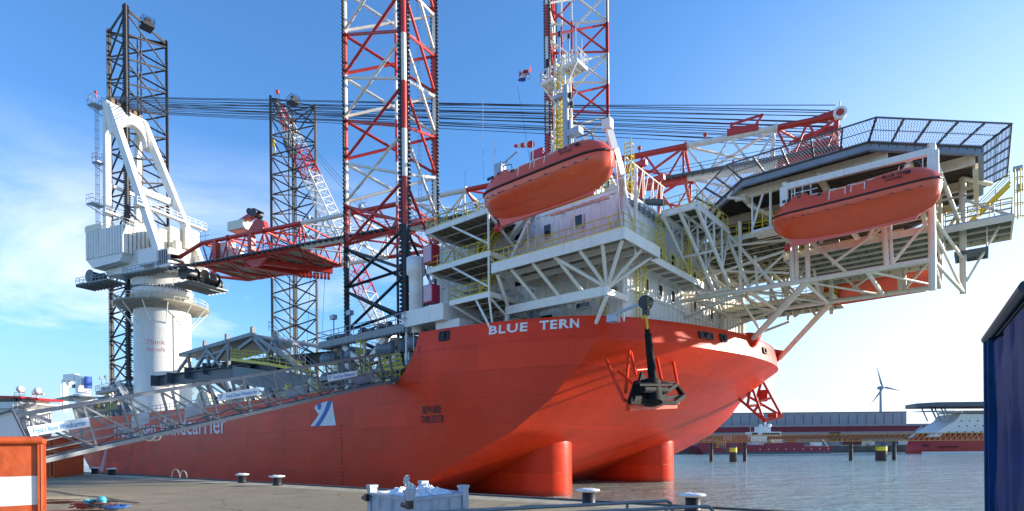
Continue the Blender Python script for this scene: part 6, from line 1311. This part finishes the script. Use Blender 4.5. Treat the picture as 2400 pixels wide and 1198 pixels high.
def blue_container():
    c = V(G(2312, 1040, Y=14.2)); ang = atan2(1330, 2134-1200)
    dx = V((cos(ang), sin(ang), 0)); near = -dx; top = 7.83; t = thing('tall_blue_container', (c.x, c.y, 3), 'tall dark blue steel container cut off by the right picture edge', 'container')
    nrm = V((-dx.y, dx.x, 0))                                   # toward the left (the visible face)
    fr = lambda x, y, z: tuple(V((c.x, c.y, 3))+near*x+nrm*y+V((0, 0, z)))
    H_ = 4.83; L_ = 6.0; mb = MB(fr); rnd = random.Random(9); nx, nz = 60, 40
    dn = [(rnd.uniform(.8, L_), rnd.uniform(.4, H_-.3), rnd.uniform(.12, .5), rnd.uniform(-.07, .04)) for _ in range(40)]; vs = []
    for j in range(nz+1):
        for i in range(nx+1):
            x = .75+(L_-.75)*i/nx; z = .1+(H_-.35)*j/nz; o = sum(k*math.exp(-(((x-a)*1.3)**2+((z-b)*.6)**2)/(r*r)) for a, b, r, k in dn); vs.append((x, -.06+o, z))
    mb.add(vs, [(j*(nx+1)+i, (j+1)*(nx+1)+i, (j+1)*(nx+1)+i+1, j*(nx+1)+i+1) for j in range(nz) for i in range(nx)], 0, True)
    mb.bx(.1, L_, -2.4, -.25, .05, H_-.1); build(mb, 'dented_panel', m_bluec, t)
    mb = MB(fr); mb.bx(0, .22, -.2, .05, 0, H_-.12); mb.bx(.22, .74, -.35, -.16, .0, H_-.12); mb.bx(.74, .82, -.14, .03, 0, H_-.12); mb.bx(0, .2, -2.4, -2.2, 0, H_-.1); mb.beam((.1, -2.3, H_-.1), (.1, 0, H_-.1), .2, .2); build(mb, 'corner_post', m_bluec, t)
    mb = MB(fr); mb.tube((-.02, -.02, H_-.03), (L_, -.02, H_-.03), .11, 12); mb.tube((-.02, -.25, H_-.02), (L_, -.25, H_-.02), .09, 10); build(mb, 'top_rail', mat('scuffed_navy_rail', (.012, .02, .05), .45, var=.3, grime=(.08, .08, .08), gs=.5), t)
blue_container()
def skip():
    """grey galvanised crate with three visible corner posts, plastic sheeting lying in it"""
    cn = V(G(960, 1152, Y=9.8)); top = cn.z-.12; l = V(G(872, 1140, Y=11.2)); r = V(G(1086, 1143, Y=10.9))
    a = V((l.x-cn.x, l.y-cn.y, 0)); b = V((r.x-cn.x, r.y-cn.y, 0)); o = V((cn.x, cn.y, 3.0)); H_ = top-3.0
    t = thing('steel_crate', o, 'grey galvanised steel crate filled with white plastic sheeting in the foreground', 'crate')
    au, bu = a.normalized(), b.normalized(); La, Lb = a.length, b.length; up = V((0, 0, 1))
    mb = MB(); back = o+a+b
    def wall(p, q, inn): mb.prism([p+up*.05, q+up*.05, q+up*(H_-.05), p+up*(H_-.05)], inn*.06)
    i1, i2 = bu, au
    oo = o+(au+bu)*.12
    P = [oo, oo+au*(La-.24), oo+au*(La-.24)+bu*(Lb-.24), oo+bu*(Lb-.24)]
    for k in range(4): wall(P[k], P[(k+1) % 4], ((P[(k+2) % 4]-P[(k+1) % 4]).normalized()))
    mb.prism([p+up*.15 for p in P], up*.1); build(mb, 'crate_wall', m_galv, t)
    mb = MB()
    C = [o, o+a, o+a+b, o+b]
    for k in range(4):
        p, q = C[k], C[(k+1) % 4]; mb.beam(p+up*(H_-.18), q+up*(H_-.18), .12, .34); mb.beam(p+up*(H_-.02), q+up*(H_-.02), .17, .05)
        n_ = 2
        for i in range(1, n_+1): m_ = p.lerp(q, i/(n_+1)); mb.beam(m_+up*(H_-.27), m_+up*(H_-.02), .1, .16)
    build(mb, 'rim', m_galv, t)
    for p in C:
        mb = MB(); mb.box(p+up*(H_-.12), (.17, .17, .5), ax=(au, bu, up)); mb.box(p+up*(H_+.12), (.21, .2, .05), ax=(au, bu, up)); mb.box(p+up*(H_*.4), (.13, .13, H_*.8), ax=(au, bu, up)); build(mb, 'corner_post', m_galv, t)
    mb = MB()
    for p, dd in ((o-(au+bu)*.06, bu), (o+a-(bu)*.1, au)): mb.box(p+up*(H_-.1)+dd*.02, (.12, .12, .14), ax=(au, bu, up)); mb.tube(p+up*(H_-.12)-au*.05, p+up*(H_-.12)+au*.25, .045, 8)
    mb.box(o+a*.98-bu*.05+up*(H_-.07), (.16, .06, .06), ax=(au, bu, up)); build(mb, 'latch', m_black, t)
    # crumpled plastic
    pm = bpy.data.materials.new('white_plastic_sheet'); pm.use_nodes = True; pb = pm.node_tree.nodes['Principled BSDF']; pb.inputs['Base Color'].default_value = (.78, .79, .80, 1); pb.inputs['Roughness'].default_value = .35; pb.inputs['Subsurface Weight'].default_value = .2
    from mathutils import noise
    mb = MB(); n = 90; vs = []
    for j in range(n+1):
        for i in range(n+1):
            s_, q = i/n, j/n; p = o+a*(.06+.86*s_)+b*(.06+.88*q); e = min(s_, 1-s_, q, 1-q)*5; e = min(1, e)
            z = .10+.05*e+.17*e*abs(noise.noise(V((s_*3.1, q*3.3, 1.3))))+.07*e*(1-2*abs(noise.noise(V((s_*11, q*6, 4)))))+.035*(1-2*abs(noise.noise(V((s_*22, q*25, 2)))))
            if s_ < .35 and q > .5: z += .05
            vs.append(p+up*(H_-.22+z)+au*.06*noise.noise(V((s_*9, q*9, 7))))
    mb.add(vs, [(j*(n+1)+i, j*(n+1)+i+1, (j+1)*(n+1)+i+1, (j+1)*(n+1)+i) for j in range(n) for i in range(n)], 0, True)
    base = V(G(962, 1152, Y=10.4)); tipp = V(G(953, 1114, Y=10.4)); vs = []
    m2 = 14
    for j in range(m2+1):
        for i in range(7):
            c = base.lerp(tipp, j/m2)+V((.11*sin(j*.5)*(.3), 0, 0)); w_ = lerp(.26, .07, (j/m2)**.7); vs.append(c+V((w_*(i/6-.5)+.03*noise.noise(V((i*.9, j*.7, 2))), .09*noise.noise(V((i*1.1, j*.5, 9)))+.05*(i % 2), 0)))
    mb.add(vs, [(j*7+i, j*7+i+1, (j+1)*7+i+1, (j+1)*7+i) for j in range(m2) for i in range(6)], 0, True)
    s_ = build(mb, 'plastic_sheet', pm, label='crumpled white plastic sheeting sticking out of the grey crate', cat='plastic sheet')
skip()
def bollard(px, py, group, label, base=[None]):
    g = G(px, py, z=3.0)
    if base[0] is None:
        t = thing('bollard', (g[0], g[1], 3.0), label, 'bollard', group); fr = lambda x, y, z: (g[0]+x, g[1]+y, 3+z)
        mb = MB(fr); mb.lathe((0, 0, 0), [(.30, 0), (.27, .03), (.245, .06), (.24, .46), (0, .46)], 24); build(mb, 'post', m_btxt, t)
        mb = MB(fr); vs = []; n = 28
        prof = [(.0, .455), (.27, .455), (.39, .50), (.41, .53), (.38, .565), (.22, .585), (0, .59)]
        for r_, z in prof:
            for i in range(n):
                a = 2*pi*i/n; k = 1+.22*max(0, cos(a-2.5))**2*(r_ > .3); vs.append((r_*k*cos(a)*1.05, r_*k*sin(a)*.92, z))
        mb.add(vs, [(j*n+i, j*n+(i+1) % n, (j+1)*n+(i+1) % n, (j+1)*n+i) for j in range(len(prof)-1) for i in range(n)], 0, True)
        for i in range(6): a = pi/3*i; mb.tube((.2*cos(a), .2*sin(a), .58), (.2*cos(a), .2*sin(a), .605), .035, 6)
        cap = mat('chipped_white_paint', (.78, .79, .80), .5, var=.1, scale=20, grime=(.03, .035, .05), gs=1.0); nt = cap.node_tree
        for nd in nt.nodes:
            if nd.type == 'TEX_NOISE' and abs(nd.inputs['Scale'].default_value-1.1) < .01: nd.inputs['Scale'].default_value = 9
        build(mb, 'cap', cap, t); base[0] = t; return t
    return copy_tree(base[0], loc=(g[0], g[1], 3.0), rz=random.uniform(-.6, .6), label=label)
bg_ = 'bollards along the quay edge'
bollard(1380, 1182, bg_, 'black bollard with chipped white cap, behind the grey tube railing, centre right')
bollard(1624, 1197, bg_, 'nearest bollard, farthest right on the quay edge, cap worn to bare metal')
bollard(568, 1132, bg_, 'bollard left of a close pair below the hull, right of the white hoop')
bollard(650, 1138, bg_, 'bollard right of a close pair on the quay below the blue and white emblem')
bollard(262, 1114, bg_, 'small far bollard below the hull lettering, second from the left')
bollard(222, 1111, bg_, 'farthest bollard on the quay edge, close to the ship stern')
def quay_hoops():
    for k, (px, w_) in enumerate(((412, .62), (430, .5))):
        c = V(G(px, 1119, z=3.06)); mb = MB(); mb.path([c+QD*(w_*cos(a))+V((0, 0, w_*.95*sin(a))) for a in [pi*i/12 for i in range(13)]], .035, 8)
        build(mb, 'ladder_hoop', m_cream, label=('left' if k == 0 else 'right')+' one of two white grab hoops standing at the quay edge', cat='hoop', group='white hoops over the quay ladder')
quay_hoops()
def tube_railing():
    m = m_alu
    for k, pts, lab in ((0, [(1060, 1199), (1330, 1184), (1560, 1174)], 'rear grey tube handrail with rounded end in the foreground'), (1, [(1290, 1204), (1480, 1193), (1655, 1187)], 'front grey tube handrail with rounded end in the foreground')):
        z = 4.10 if k == 0 else 4.02; P = [V(G(*p, z=z)) for p in pts]; t = thing('tube_handrail', (P[-1].x, P[-1].y, 3), lab, 'handrail', 'grey tube handrails'); d = (P[-1]-P[0]).normalized()
        P = [P[0]-d*1.2]+P; e = P[-1]; cv = [e+d*(.16*sin(a))-V((0, 0, .16*(1-cos(a)))) for a in [pi/2*i/6 for i in range(7)]]; b = cv[-1]; low = V((b.x, b.y, 3.0))
        mb = MB(); mb.path([P[0], e]+cv+[low], .034, 10); build(mb, 'top_rail', m, t)
        for q in (.30, .72): c = P[0].lerp(e, q) if q != .72 else e-d*.9; mb = MB(); mb.tube(c, V((c.x-.05, c.y-.02, 3)), .03, 8); build(mb, 'post', m, t)
        mb = MB(); mb.tube(P[0]-V((0, 0, .5)), e-V((0, 0, .5))+d*.16, .026, 8); build(mb, 'mid_rail', m, t)
tube_railing()
def ropes():
    c = V(G(232, 1196, z=3.0)); rnd = random.Random(2); cols = [('turquoise_rope', (.05, .35, .42)), ('red_rope', (.5, .05, .06)), ('brown_netting', (.12, .05, .035)), ('blue_hose', (.05, .16, .42))]
    t = thing('rope_heap', (c.x, c.y, 3), 'heap of turquoise, red and brown rope on the quay at bottom left', 'rope')
    for k, (nm, col) in enumerate(cols):
        mb = MB(); n = 60; P = []; cx = c.x+(-.15, -.45, -.2, .55)[k]; 
        for i in range(n*(2 if k == 2 else 1)):
            a = i*.42; r_ = (.28, .3, .6, .38)[k]*(.6+.4*sin(i*.17)); P.append(V((cx+r_*cos(a)*1.35+rnd.uniform(-.05, .05), c.y+r_*sin(a)*.8, 3.06+(.28, .16, .2, .05)[k]*abs(sin(i*.23))+rnd.uniform(0, .05))))
        mb.path(P, (.035, .03, .02, .035)[k], 6); build(mb, 'rope_coil', mat(nm, col, .6, var=.25, scale=8), t)
    mb = MB(); mb.ball((c.x+.1, c.y, 3.38), (.16, .16, .14)); mb.ball((c.x+.22, c.y-.1, 3.28), (.12, .12, .12)); build(mb, 'float', mat('turquoise_plastic', (.06, .38, .45), .35), t)
ropes()
mb = MB()
for a, b in (((105, 1150), (330, 1178)), ((130, 1121), (200, 1128))):
    p, q = V(G(*a, z=3.03)), V(G(*b, z=3.03)); mb.path([p.lerp(q, i/12)+V((0, .15*sin(i), 0)) for i in range(13)], .02, 5); break
build(mb, 'quay_cable', m_btxt, label='thin black cable lying across the quay beside the orange container', cat='cable')
# ------------------------------------------------------------------ water outflow and mooring line at the stern
mb = MB(); p = V(R(252, 1040, v=-24.4)); q = V(R(238, 1105, v=-25.5)); mb.fr = S; mb.tube(p, q, .12, 8, r2=.35)
wm = bpy.data.materials.new('falling_water'); wm.use_nodes = True; wb = wm.node_tree.nodes['Principled BSDF']; wb.inputs['Base Color'].default_value = (.8, .78, .8, 1); wb.inputs['Alpha'].default_value = .45; wb.inputs['Roughness'].default_value = .3
build(mb, 'water_outflow', wm, label='thin stream of water falling from the hull side near the stern', cat='water stream')
mb = MB(S); a = V(R(312, 1035, v=-24.4)); b = V(W2S(*G(285, 1105, z=3.1))); mb.path([a.lerp(b, i/10)-V((0, 0, 1.2*sin(pi*i/10))) for i in range(11)], .05, 5); build(mb, 'mooring_line', m_btxt, label='dark mooring line slanting from the red hull down to a far bollard', cat='mooring line')
# ------------------------------------------------------------------ far shore
def shore():
    YD = 245.
    X = lambda px, Y=YD: G(px, 1030, Y=Y)[0]
    Zf = lambda py, px=1900, Y=YD: G(px, py, Y=Y)[2]
    mb = MB(); mb.bx(40, 420, YD+12, YD+420, -1, 3.2); build(mb, 'far_quay', mat('far_quay_concrete', (.10, .10, .095), .8, var=.3, scale=.3), kind='structure')
    mb = MB(); mb.bx(-700, 40.2, YD+300, YD+420, -1, 1.5)
    # warehouse
    wx0, wx1 = X(1625, YD+40), X(2420, YD+40); Y0 = YD+40; k = (YD+40)/YD
    zt = Zf(1000, 1900, Y0); zr = Zf(966, 2100, Y0+14)
    mr = mat('crimson_cladding', (.20, .012, .03), .5, var=.15, scale=.2); mg = mat('grey_roof_sheet', (.26, .28, .30), .45, var=.12, scale=.2); ml = mat('light_cladding', (.30, .30, .31), .5, var=.1, scale=.2)
    t = thing('warehouse', ((wx0+wx1)/2, Y0+20, 3.2), 'long low crimson warehouse with grey upper hall across the water', 'warehouse')
    mb = MB(); mb.bx(wx0, wx1, Y0, Y0+40, 3.2, zt); build(mb, 'wall', mr, t)
    mb = MB(); mb.bx(wx0-.5, wx1+.5, Y0-.6, Y0+41, zt, zt+1.0); mb.bx(wx0, wx1, Y0-.25, Y0-.003, zt-4.4, zt-2.7); build(mb, 'pale_band', ml, t)
    mb = MB(); mb.bx(wx0, wx1, Y0-.3, Y0-.003, 3.2, zt-6.2); build(mb, 'lower_wall', mat('dull_cladding', (.20, .21, .22), .6, var=.2, scale=.3), t)
    mb = MB(); hx0, hx1 = X(1663, Y0+14), X(2125, Y0+14); mb.bx(hx0, hx1, Y0+14, Y0+36, zt+1.0, zr); build(mb, 'upper_hall', mg, t)
    mb = MB()
    for i in range(22): x = lerp(hx0, hx1, (i+.5)/22); mb.bx(x-.1, x+.1, Y0+13.85, Y0+13.99, zt+1, zr-1)
    mb.bx(hx0-.2, hx1+.2, Y0+13.7, Y0+36, zr, zr+.35); build(mb, 'roof_seam', m_dgrey, t)
    mdl = mr
    for px0, px1, m_ in ((1632, 1662, ml), (1690, 1730, ml), (1975, 2080, ml), (2120, 2140, m_white), (1840, 1900, ml)):
        mb = MB(); mb.bx(X(px0, Y0), X(px0, Y0)+(X(px1, Y0)-X(px0, Y0))*.4, Y0-.4, Y0-.31, 3.2, 3.2+3.4); build(mb, 'loading_door', mdl, t)
    mb = MB(); mb.bx(X(1943, Y0), X(1969, Y0), Y0-.45, Y0-.01, 3.2, 9.6); build(mb, 'open_gateway', m_btxt, t)
    rnd = random.Random(12)
    for i in range(9):
        px = rnd.choice([1615, 1640, 1648, 1955, 2010, 2030, 2115, 2140, 1980])+rnd.uniform(-6, 6); mb = MB(); w_ = rnd.uniform(2, 5); x = X(px, YD+20); h_ = rnd.uniform(1.6, 3); mb.bx(x, x+w_, YD+18+i*.7, YD+20.5+i*.7, 3.2, 3.2+h_); mb.bx(x+.2, x+w_-.2, YD+18.2+i*.7, YD+20.3+i*.7, 3.2+h_, 3.5+h_)
        build(mb, 'cargo_unit', [ml, m_white, mr, m_dgrey][i % 4], label='small '+['grey', 'white', 'crimson', 'dark'][i % 4]+' cargo unit on the far quay, '+['left of the survey ship', 'below the warehouse gateway', 'beside the open gateway'][i % 3], cat='cargo unit', group='cargo units on the far quay')
    # crimson survey ship
    Ys = YD-2; xs = lambda px: X(px, Ys); zz = lambda py: Zf(py, 1800, Ys)
    t = thing('survey_ship', (xs(1790), Ys, 0), 'crimson survey ship with white mast, moored at the far quay', 'ship'); msh = mat('crimson_hull', (.26, .015, .035), .45, var=.12, scale=.3)
    a, b = xs(1632), xs(1952)
    mb = MB(); top = [(a, 1043), (xs(1640), 1032), (xs(1716), 1032), (xs(1717), 1020), (xs(1752), 1020), (xs(1752), 1039), (xs(1884), 1039), (xs(1886), 1048), (b, 1048)]
    poly = [(x, Ys, zz(py)) for x, py in top]+[(b-1, Ys, -.5), (a+4, Ys, -.5)]; mb.prism(poly, (0, 11, 0)); build(mb, 'hull', msh, t)
    mb = MB(); mb.bx(a+3, b-1, Ys-.12, Ys-.01, -.4, .9); build(mb, 'boot_stripe', m_dgrey, t)
    mb = MB(); mb.bx(xs(1762), xs(1800), Ys+1, Ys+9, zz(1038), zz(1022)); mb.bx(xs(1820), xs(1836), Ys+1, Ys+5, zz(1038), zz(1030)); mb.bx(xs(1765), xs(1835), Ys+1.2, Ys+8, zz(1022), zz(1012)); mb.bx(xs(1785), xs(1812), Ys+2, Ys+7, zz(1012), zz(1000)); mb.bx(xs(1910), xs(1928), Ys+.5, Ys+4, zz(1046), zz(1038)); build(mb, 'superstructure', m_white, t)
    mb = MB(); mb.bx(xs(1765), xs(1778), Ys+.9, Ys+1.1, zz(1020), zz(1014)); mb.bx(xs(1790), xs(1830), Ys+.9, Ys+1.1, zz(1020), zz(1015)); build(mb, 'bridge_window', m_glass, t)
    mb = MB(); mb.tube((xs(1806), Ys+5, zz(1012)), (xs(1806), Ys+5, zz(988)), .35, 8); mb.tube((xs(1794), Ys+5, zz(1000)), (xs(1818), Ys+5, zz(1000)), .2, 6); mb.ball((xs(1795), Ys+5, zz(997)), .8); mb.ball((xs(1816), Ys+5, zz(997)), .9)
    for px in (1766, 1776, 1786): mb.tube((xs(px), Ys+3, zz(1012)), (xs(px), Ys+3, zz(1001)), .1, 4)
    mb.beam((xs(1935), Ys+2, zz(1032)), (xs(1948), Ys+2, zz(1050)), .3, .4); build(mb, 'mast', m_white, t)
    mb = MB(); text(mb, 'FUGRO', (xs(1771), Ys-.1, zz(1043)), (1, 0, 0), 1.5, wid=xs(1790)-xs(1752), off=.03); build(mb, 'hull_lettering', m_ltxt, t)
    mb = MB()
    for i in range(9): x = lerp(xs(1780), xs(1940), i/8); mb.bx(x, x+.5, Ys-.06, Ys-.003, zz(1054), zz(1054)+.35)
    build(mb, 'scupper', m_ltxt, t)
    # red and white offshore ship, right
    Yo = YD-22; xo = lambda px: X(px, Yo); zo = lambda py: Zf(py, 2250, Yo)
    t = thing('offshore_ship', (xo(2260), Yo, 0), 'red-hulled white offshore ship with its own helideck, partly behind the blue container', 'ship')
    mb = MB(); L_ = xo(2480); x0 = xo(2154)
    rows = []
    for z, xoff, in ((-.5, .2), (0, 0), (2, .15), (5, 1.4), (8, 4.6), (zo(1022), 5.8)):
        n = 9; pts = []
        for i in range(n+1): s_ = i/n; pts.append((x0+xoff+(L_-x0-xoff)*(s_**1.8), Yo+8-8*sin(min(1, s_*1.7)*pi/2), z))
        rows.append(pts)
    vs = [p for r_ in rows for p in r_]; m = 10
    mb.add(vs, [(j*m+i, j*m+i+1, (j+1)*m+i+1, (j+1)*m+i) for j in range(len(rows)-1) for i in range(m-1)], 0, True); build(mb, 'hull', mat('signal_red_hull', (.42, .022, .018), .4, var=.1, scale=.2), t)
    mb = MB(); mb.prism([(xo(2185), Yo+2, zo(1024)), (L_, Yo+2, zo(1024)), (L_, Yo+2, zo(972)), (xo(2262), Yo+2, zo(970)), (xo(2250), Yo+2, zo(985))], (0, 12, 0)); mb.bx(xo(2258), L_, Yo+1, Yo+13, zo(968), zo(962)); build(mb, 'superstructure', m_white, t)
    mb = MB(); mb.bx(x0+1, L_, Yo-.1, Yo+.0, .0, .7); build(mb, 'boot_stripe', m_white, t)
    for r_, (y, n, xa) in enumerate(((1014, 6, 2232), (1000, 4, 2256), (988, 3, 2262))):
        mb = MB()
        for i in range(n): x = xo(xa+i*19); mb.bx(x, x+.5, Yo+1.9, Yo+1.99, zo(y), zo(y)+.5)
        build(mb, 'porthole_row', m_glass, t)
    mb = MB(); mb.bx(xo(2262), L_, Yo+.9, Yo+.99, zo(967.3), zo(964)); build(mb, 'bridge_window', m_glass, t)
    mb = MB(); hz = zo(955); mb.prism([(xo(2160), Yo+3, hz+.3), (xo(2180), Yo-4, hz+.3), (L_, Yo-6, hz+.3), (L_, Yo+18, hz+.3), (xo(2180), Yo+14, hz+.3)], (0, 0, 1.6)); build(mb, 'helideck', m_dgrey, t)
    mb = MB()
    for px in (2200, 2224, 2232): mb.tube((xo(px), Yo+4, hz+.2), (xo(px+14), Yo+4, zo(985)), .25, 6); mb.tube((xo(px), Yo+9, hz+.2), (xo(px+14), Yo+9, zo(985)), .25, 6)
    mb.beam((xo(2180), Yo+8, zo(1010)), (xo(2196), Yo+8, zo(998)), .4, .6); mb.bx(xo(2172), xo(2240), Yo, Yo+9, zo(963), zo(962)); build(mb, 'helideck_strut', m_galv, t)
    mb = MB(); mb.bx(xo(2178), xo(2188), Yo+2.2, Yo+3.1, zo(1045), zo(1041))
    for i in range(6): x = xo(2205+i*8); mb.box((x, Yo+.6-i*.1, zo(1047)), (.5, 1.2, .35))
    build(mb, 'hawse_opening', m_btxt, t)
shore()
def footbridge():
    Y = 152.; P = lambda px, py: V(G(px, py, Y=Y)); a = P(1560, 1020); b = P(2330, 1024); zb = P(2000, 1034).z; zt = zb+1.95
    t = thing('pipe_bridge', (a.x, Y, 0), 'long low yellow lattice footbridge on dark piles in the water', 'bridge')
    a = V((a.x, Y, zb)); b = V((b.x, Y, zb)); n = 60
    m_ochre = mat('ochre_paint', (.48, .27, .05), .55, var=.2)
    for s_ in (0, 1.6):
        mb = MB()
        for z in (zb, zt): mb.tube((a.x, Y+s_, z), (b.x, Y+s_, z), .11, 5)
        for i in range(n): x0, x1 = lerp(a.x, b.x, i/n), lerp(a.x, b.x, (i+1)/n); mb.tube((x0, Y+s_, zb), (x1, Y+s_, zt), .07, 4); mb.tube((x1, Y+s_, zb), (x1, Y+s_, zt), .06, 4)
        build(mb, 'side_truss', m_ochre, t)
    mb = MB(); mb.bx(a.x, b.x, Y+.5, Y+1.1, zb+.02, zb+.08); build(mb, 'footway', m_grate, t)
    for k, px in enumerate((1669, 1748, 1998, 2100)):
        x = P(px, 1040).x; mb = MB(); mb.tube((x, Y+.8, -2), (x, Y+.8, zb-.12), .5, 12); build(mb, 'bridge_pile', m_black, t)
    for k, px in enumerate((1708, 2048)):
        c = P(px, 1060); t2 = thing('mooring_dolphin', (c.x, Y-3, 0), ('left' if k == 0 else 'right')+' black mooring dolphin with a yellow band, under the yellow footbridge', 'mooring dolphin', 'mooring dolphins')
        s_ = .95 if k == 0 else 1.35
        mb = MB(); mb.tube((c.x, Y-3, -2), (c.x, Y-3, 2.6), s_, 18); build(mb, 'pile', m_black, t2)
        mb = MB(); mb.tube((c.x, Y-3, 2.6), (c.x, Y-3, 3.7), s_+.02, 18); build(mb, 'yellow_band', mat('dolphin_yellow', (.75, .62, .02), .5), t2)
        mb = MB(); mb.tube((c.x, Y-3, 3.7), (c.x, Y-3, 3.9), s_*1.05, 18); mb.rail([(c.x-.8, Y-3.4, 3.9), (c.x+.8, Y-3.4, 3.9)], 1.0, .06, .8); mb.box((c.x+.4, Y-3, 4.3), (.5, .5, .8)); build(mb, 'dolphin_head', m_dgrey, t2)
        mb = MB(); mb.stairs((c.x-3.6, Y-2.6, 4.4), (c.x-.9, Y-2.9, 2.2), .8, (0, 1, 0)); build(mb, 'access_ladder', m_dgrey, t2)
        mb = MB(); mb.rail([(c.x-3.5, Y-1, zb-1.2), (c.x-1.2, Y-1, zb-1.2)], 1.3, .07, .6); mb.bx(c.x-3.5, c.x-1.2, Y-1.2, Y-.2, zb-1.35, zb-1.2); build(mb, 'yellow_landing', m_yel, t2)
footbridge()
def turbine():
    Y = 640.; h = V(G(2064, 909, Y=Y)); t = thing('wind_turbine', (h.x, Y, 0), 'grey three-bladed wind turbine rising beyond the warehouse roof', 'wind turbine'); m = mat('turbine_grey', (.30, .33, .37), .5)
    mb = MB(); mb.tube((h.x, Y, 0), (h.x, Y, h.z-1), 2.0, 16, r2=1.1); build(mb, 'tower', m, t)
    mb = MB(); mb.ball((h.x, Y+1, h.z), (2.4, 4.5, 2.0)); mb.ball((h.x, Y-3.5, h.z), (1.5, 1.5, 1.5)); build(mb, 'nacelle', m, t)
    for e in ((2055, 858), (2114, 917), (2040, 949)):
        q = V(G(*e, Y=Y-4)); c = V((h.x, Y-4, h.z)); d = (q-c); L = d.length; d.normalize(); s_ = V((-d.z, 0, d.x)); mb = MB()
        P = [c-s_*.5, c+d*L*.18-s_*.6, c+d*L, c+d*L*.2+s_*1.7, c+s_*.5]; mb.prism(P, (0, .4, 0)); build(mb, 'blade', m, t)
turbine()
def white_ship():
    Y = 118.; P = lambda px, py: V(G(px, py, Y=Y)); t = thing('white_ship', (P(0, 1040).x, Y, 0), 'white ship bridge with a red roof band and two radar domes, at the left edge', 'ship')
    X_ = lambda px: P(px, 1000).x; Z_ = lambda py: P(20, py).z
    mb = MB(); mb.bx(X_(-90), X_(38), Y, Y+9, 4, Z_(958)); mb.prism([(X_(-90), Y-1, Z_(958)), (X_(34), Y-1, Z_(958)), (X_(58), Y-1, Z_(946)), (X_(58), Y-1, Z_(943)), (X_(-90), Y-1, Z_(943))], (0, 11, 0)); mb.bx(X_(-90), X_(34), Y-.6, Y+9, Z_(945), Z_(932)); build(mb, 'superstructure', m_white, t)
    mb = MB(); mb.bx(X_(-60), X_(12), Y-.7, Y-.61, Z_(943), Z_(936)); mb.bx(X_(14), X_(44), Y-.72, Y-.62, Z_(943), Z_(936)); mb.bx(X_(48), X_(56), Y-.5, Y+3, Z_(942), Z_(936)); build(mb, 'bridge_window', m_glass, t)
    mb = MB(); mb.prism([(X_(-90), Y-1.3, Z_(933)), (X_(64), Y-1.3, Z_(935)), (X_(60), Y-1.3, Z_(930)), (X_(-90), Y-1.3, Z_(926))], (0, 11, 0)); build(mb, 'red_roof_band', mat('bright_red_paint', (.6, .02, .02), .45), t)
    for px, py in ((8, 908), (50, 912)):
        c = P(px, py); mb = MB(); mb.ball((c.x, Y+4, c.z), .72, n=16, m=10); mb.tube((c.x, Y+4, Z_(932)), (c.x, Y+4, c.z-.5), .18, 8); build(mb, 'radar_dome', m_white, t)
    mb = MB(); mb.tube((X_(40), Y+4, Z_(920)), (X_(66), Y+4, Z_(920)), .18, 6); mb.tube((X_(38), Y+4, Z_(930)), (X_(38), Y+4, Z_(912)), .08, 4); mb.rail([V((X_(34), Y, Z_(932))), V((X_(60), Y, Z_(932)))], 1, .06, 1); mb.rail([V((X_(45), Y-1.4, Z_(960))), V((X_(66), Y-1.4, Z_(960)))], 1.2, .06, .8); mb.bx(X_(45), X_(66), Y-1.5, Y, Z_(962), Z_(960)); build(mb, 'yard', m_cream, t)
    mb = MB(); mb.bx(X_(-90), X_(38), Y+1, Y+9, 0, 5); build(mb, 'hull', m_white, t)
white_ship()
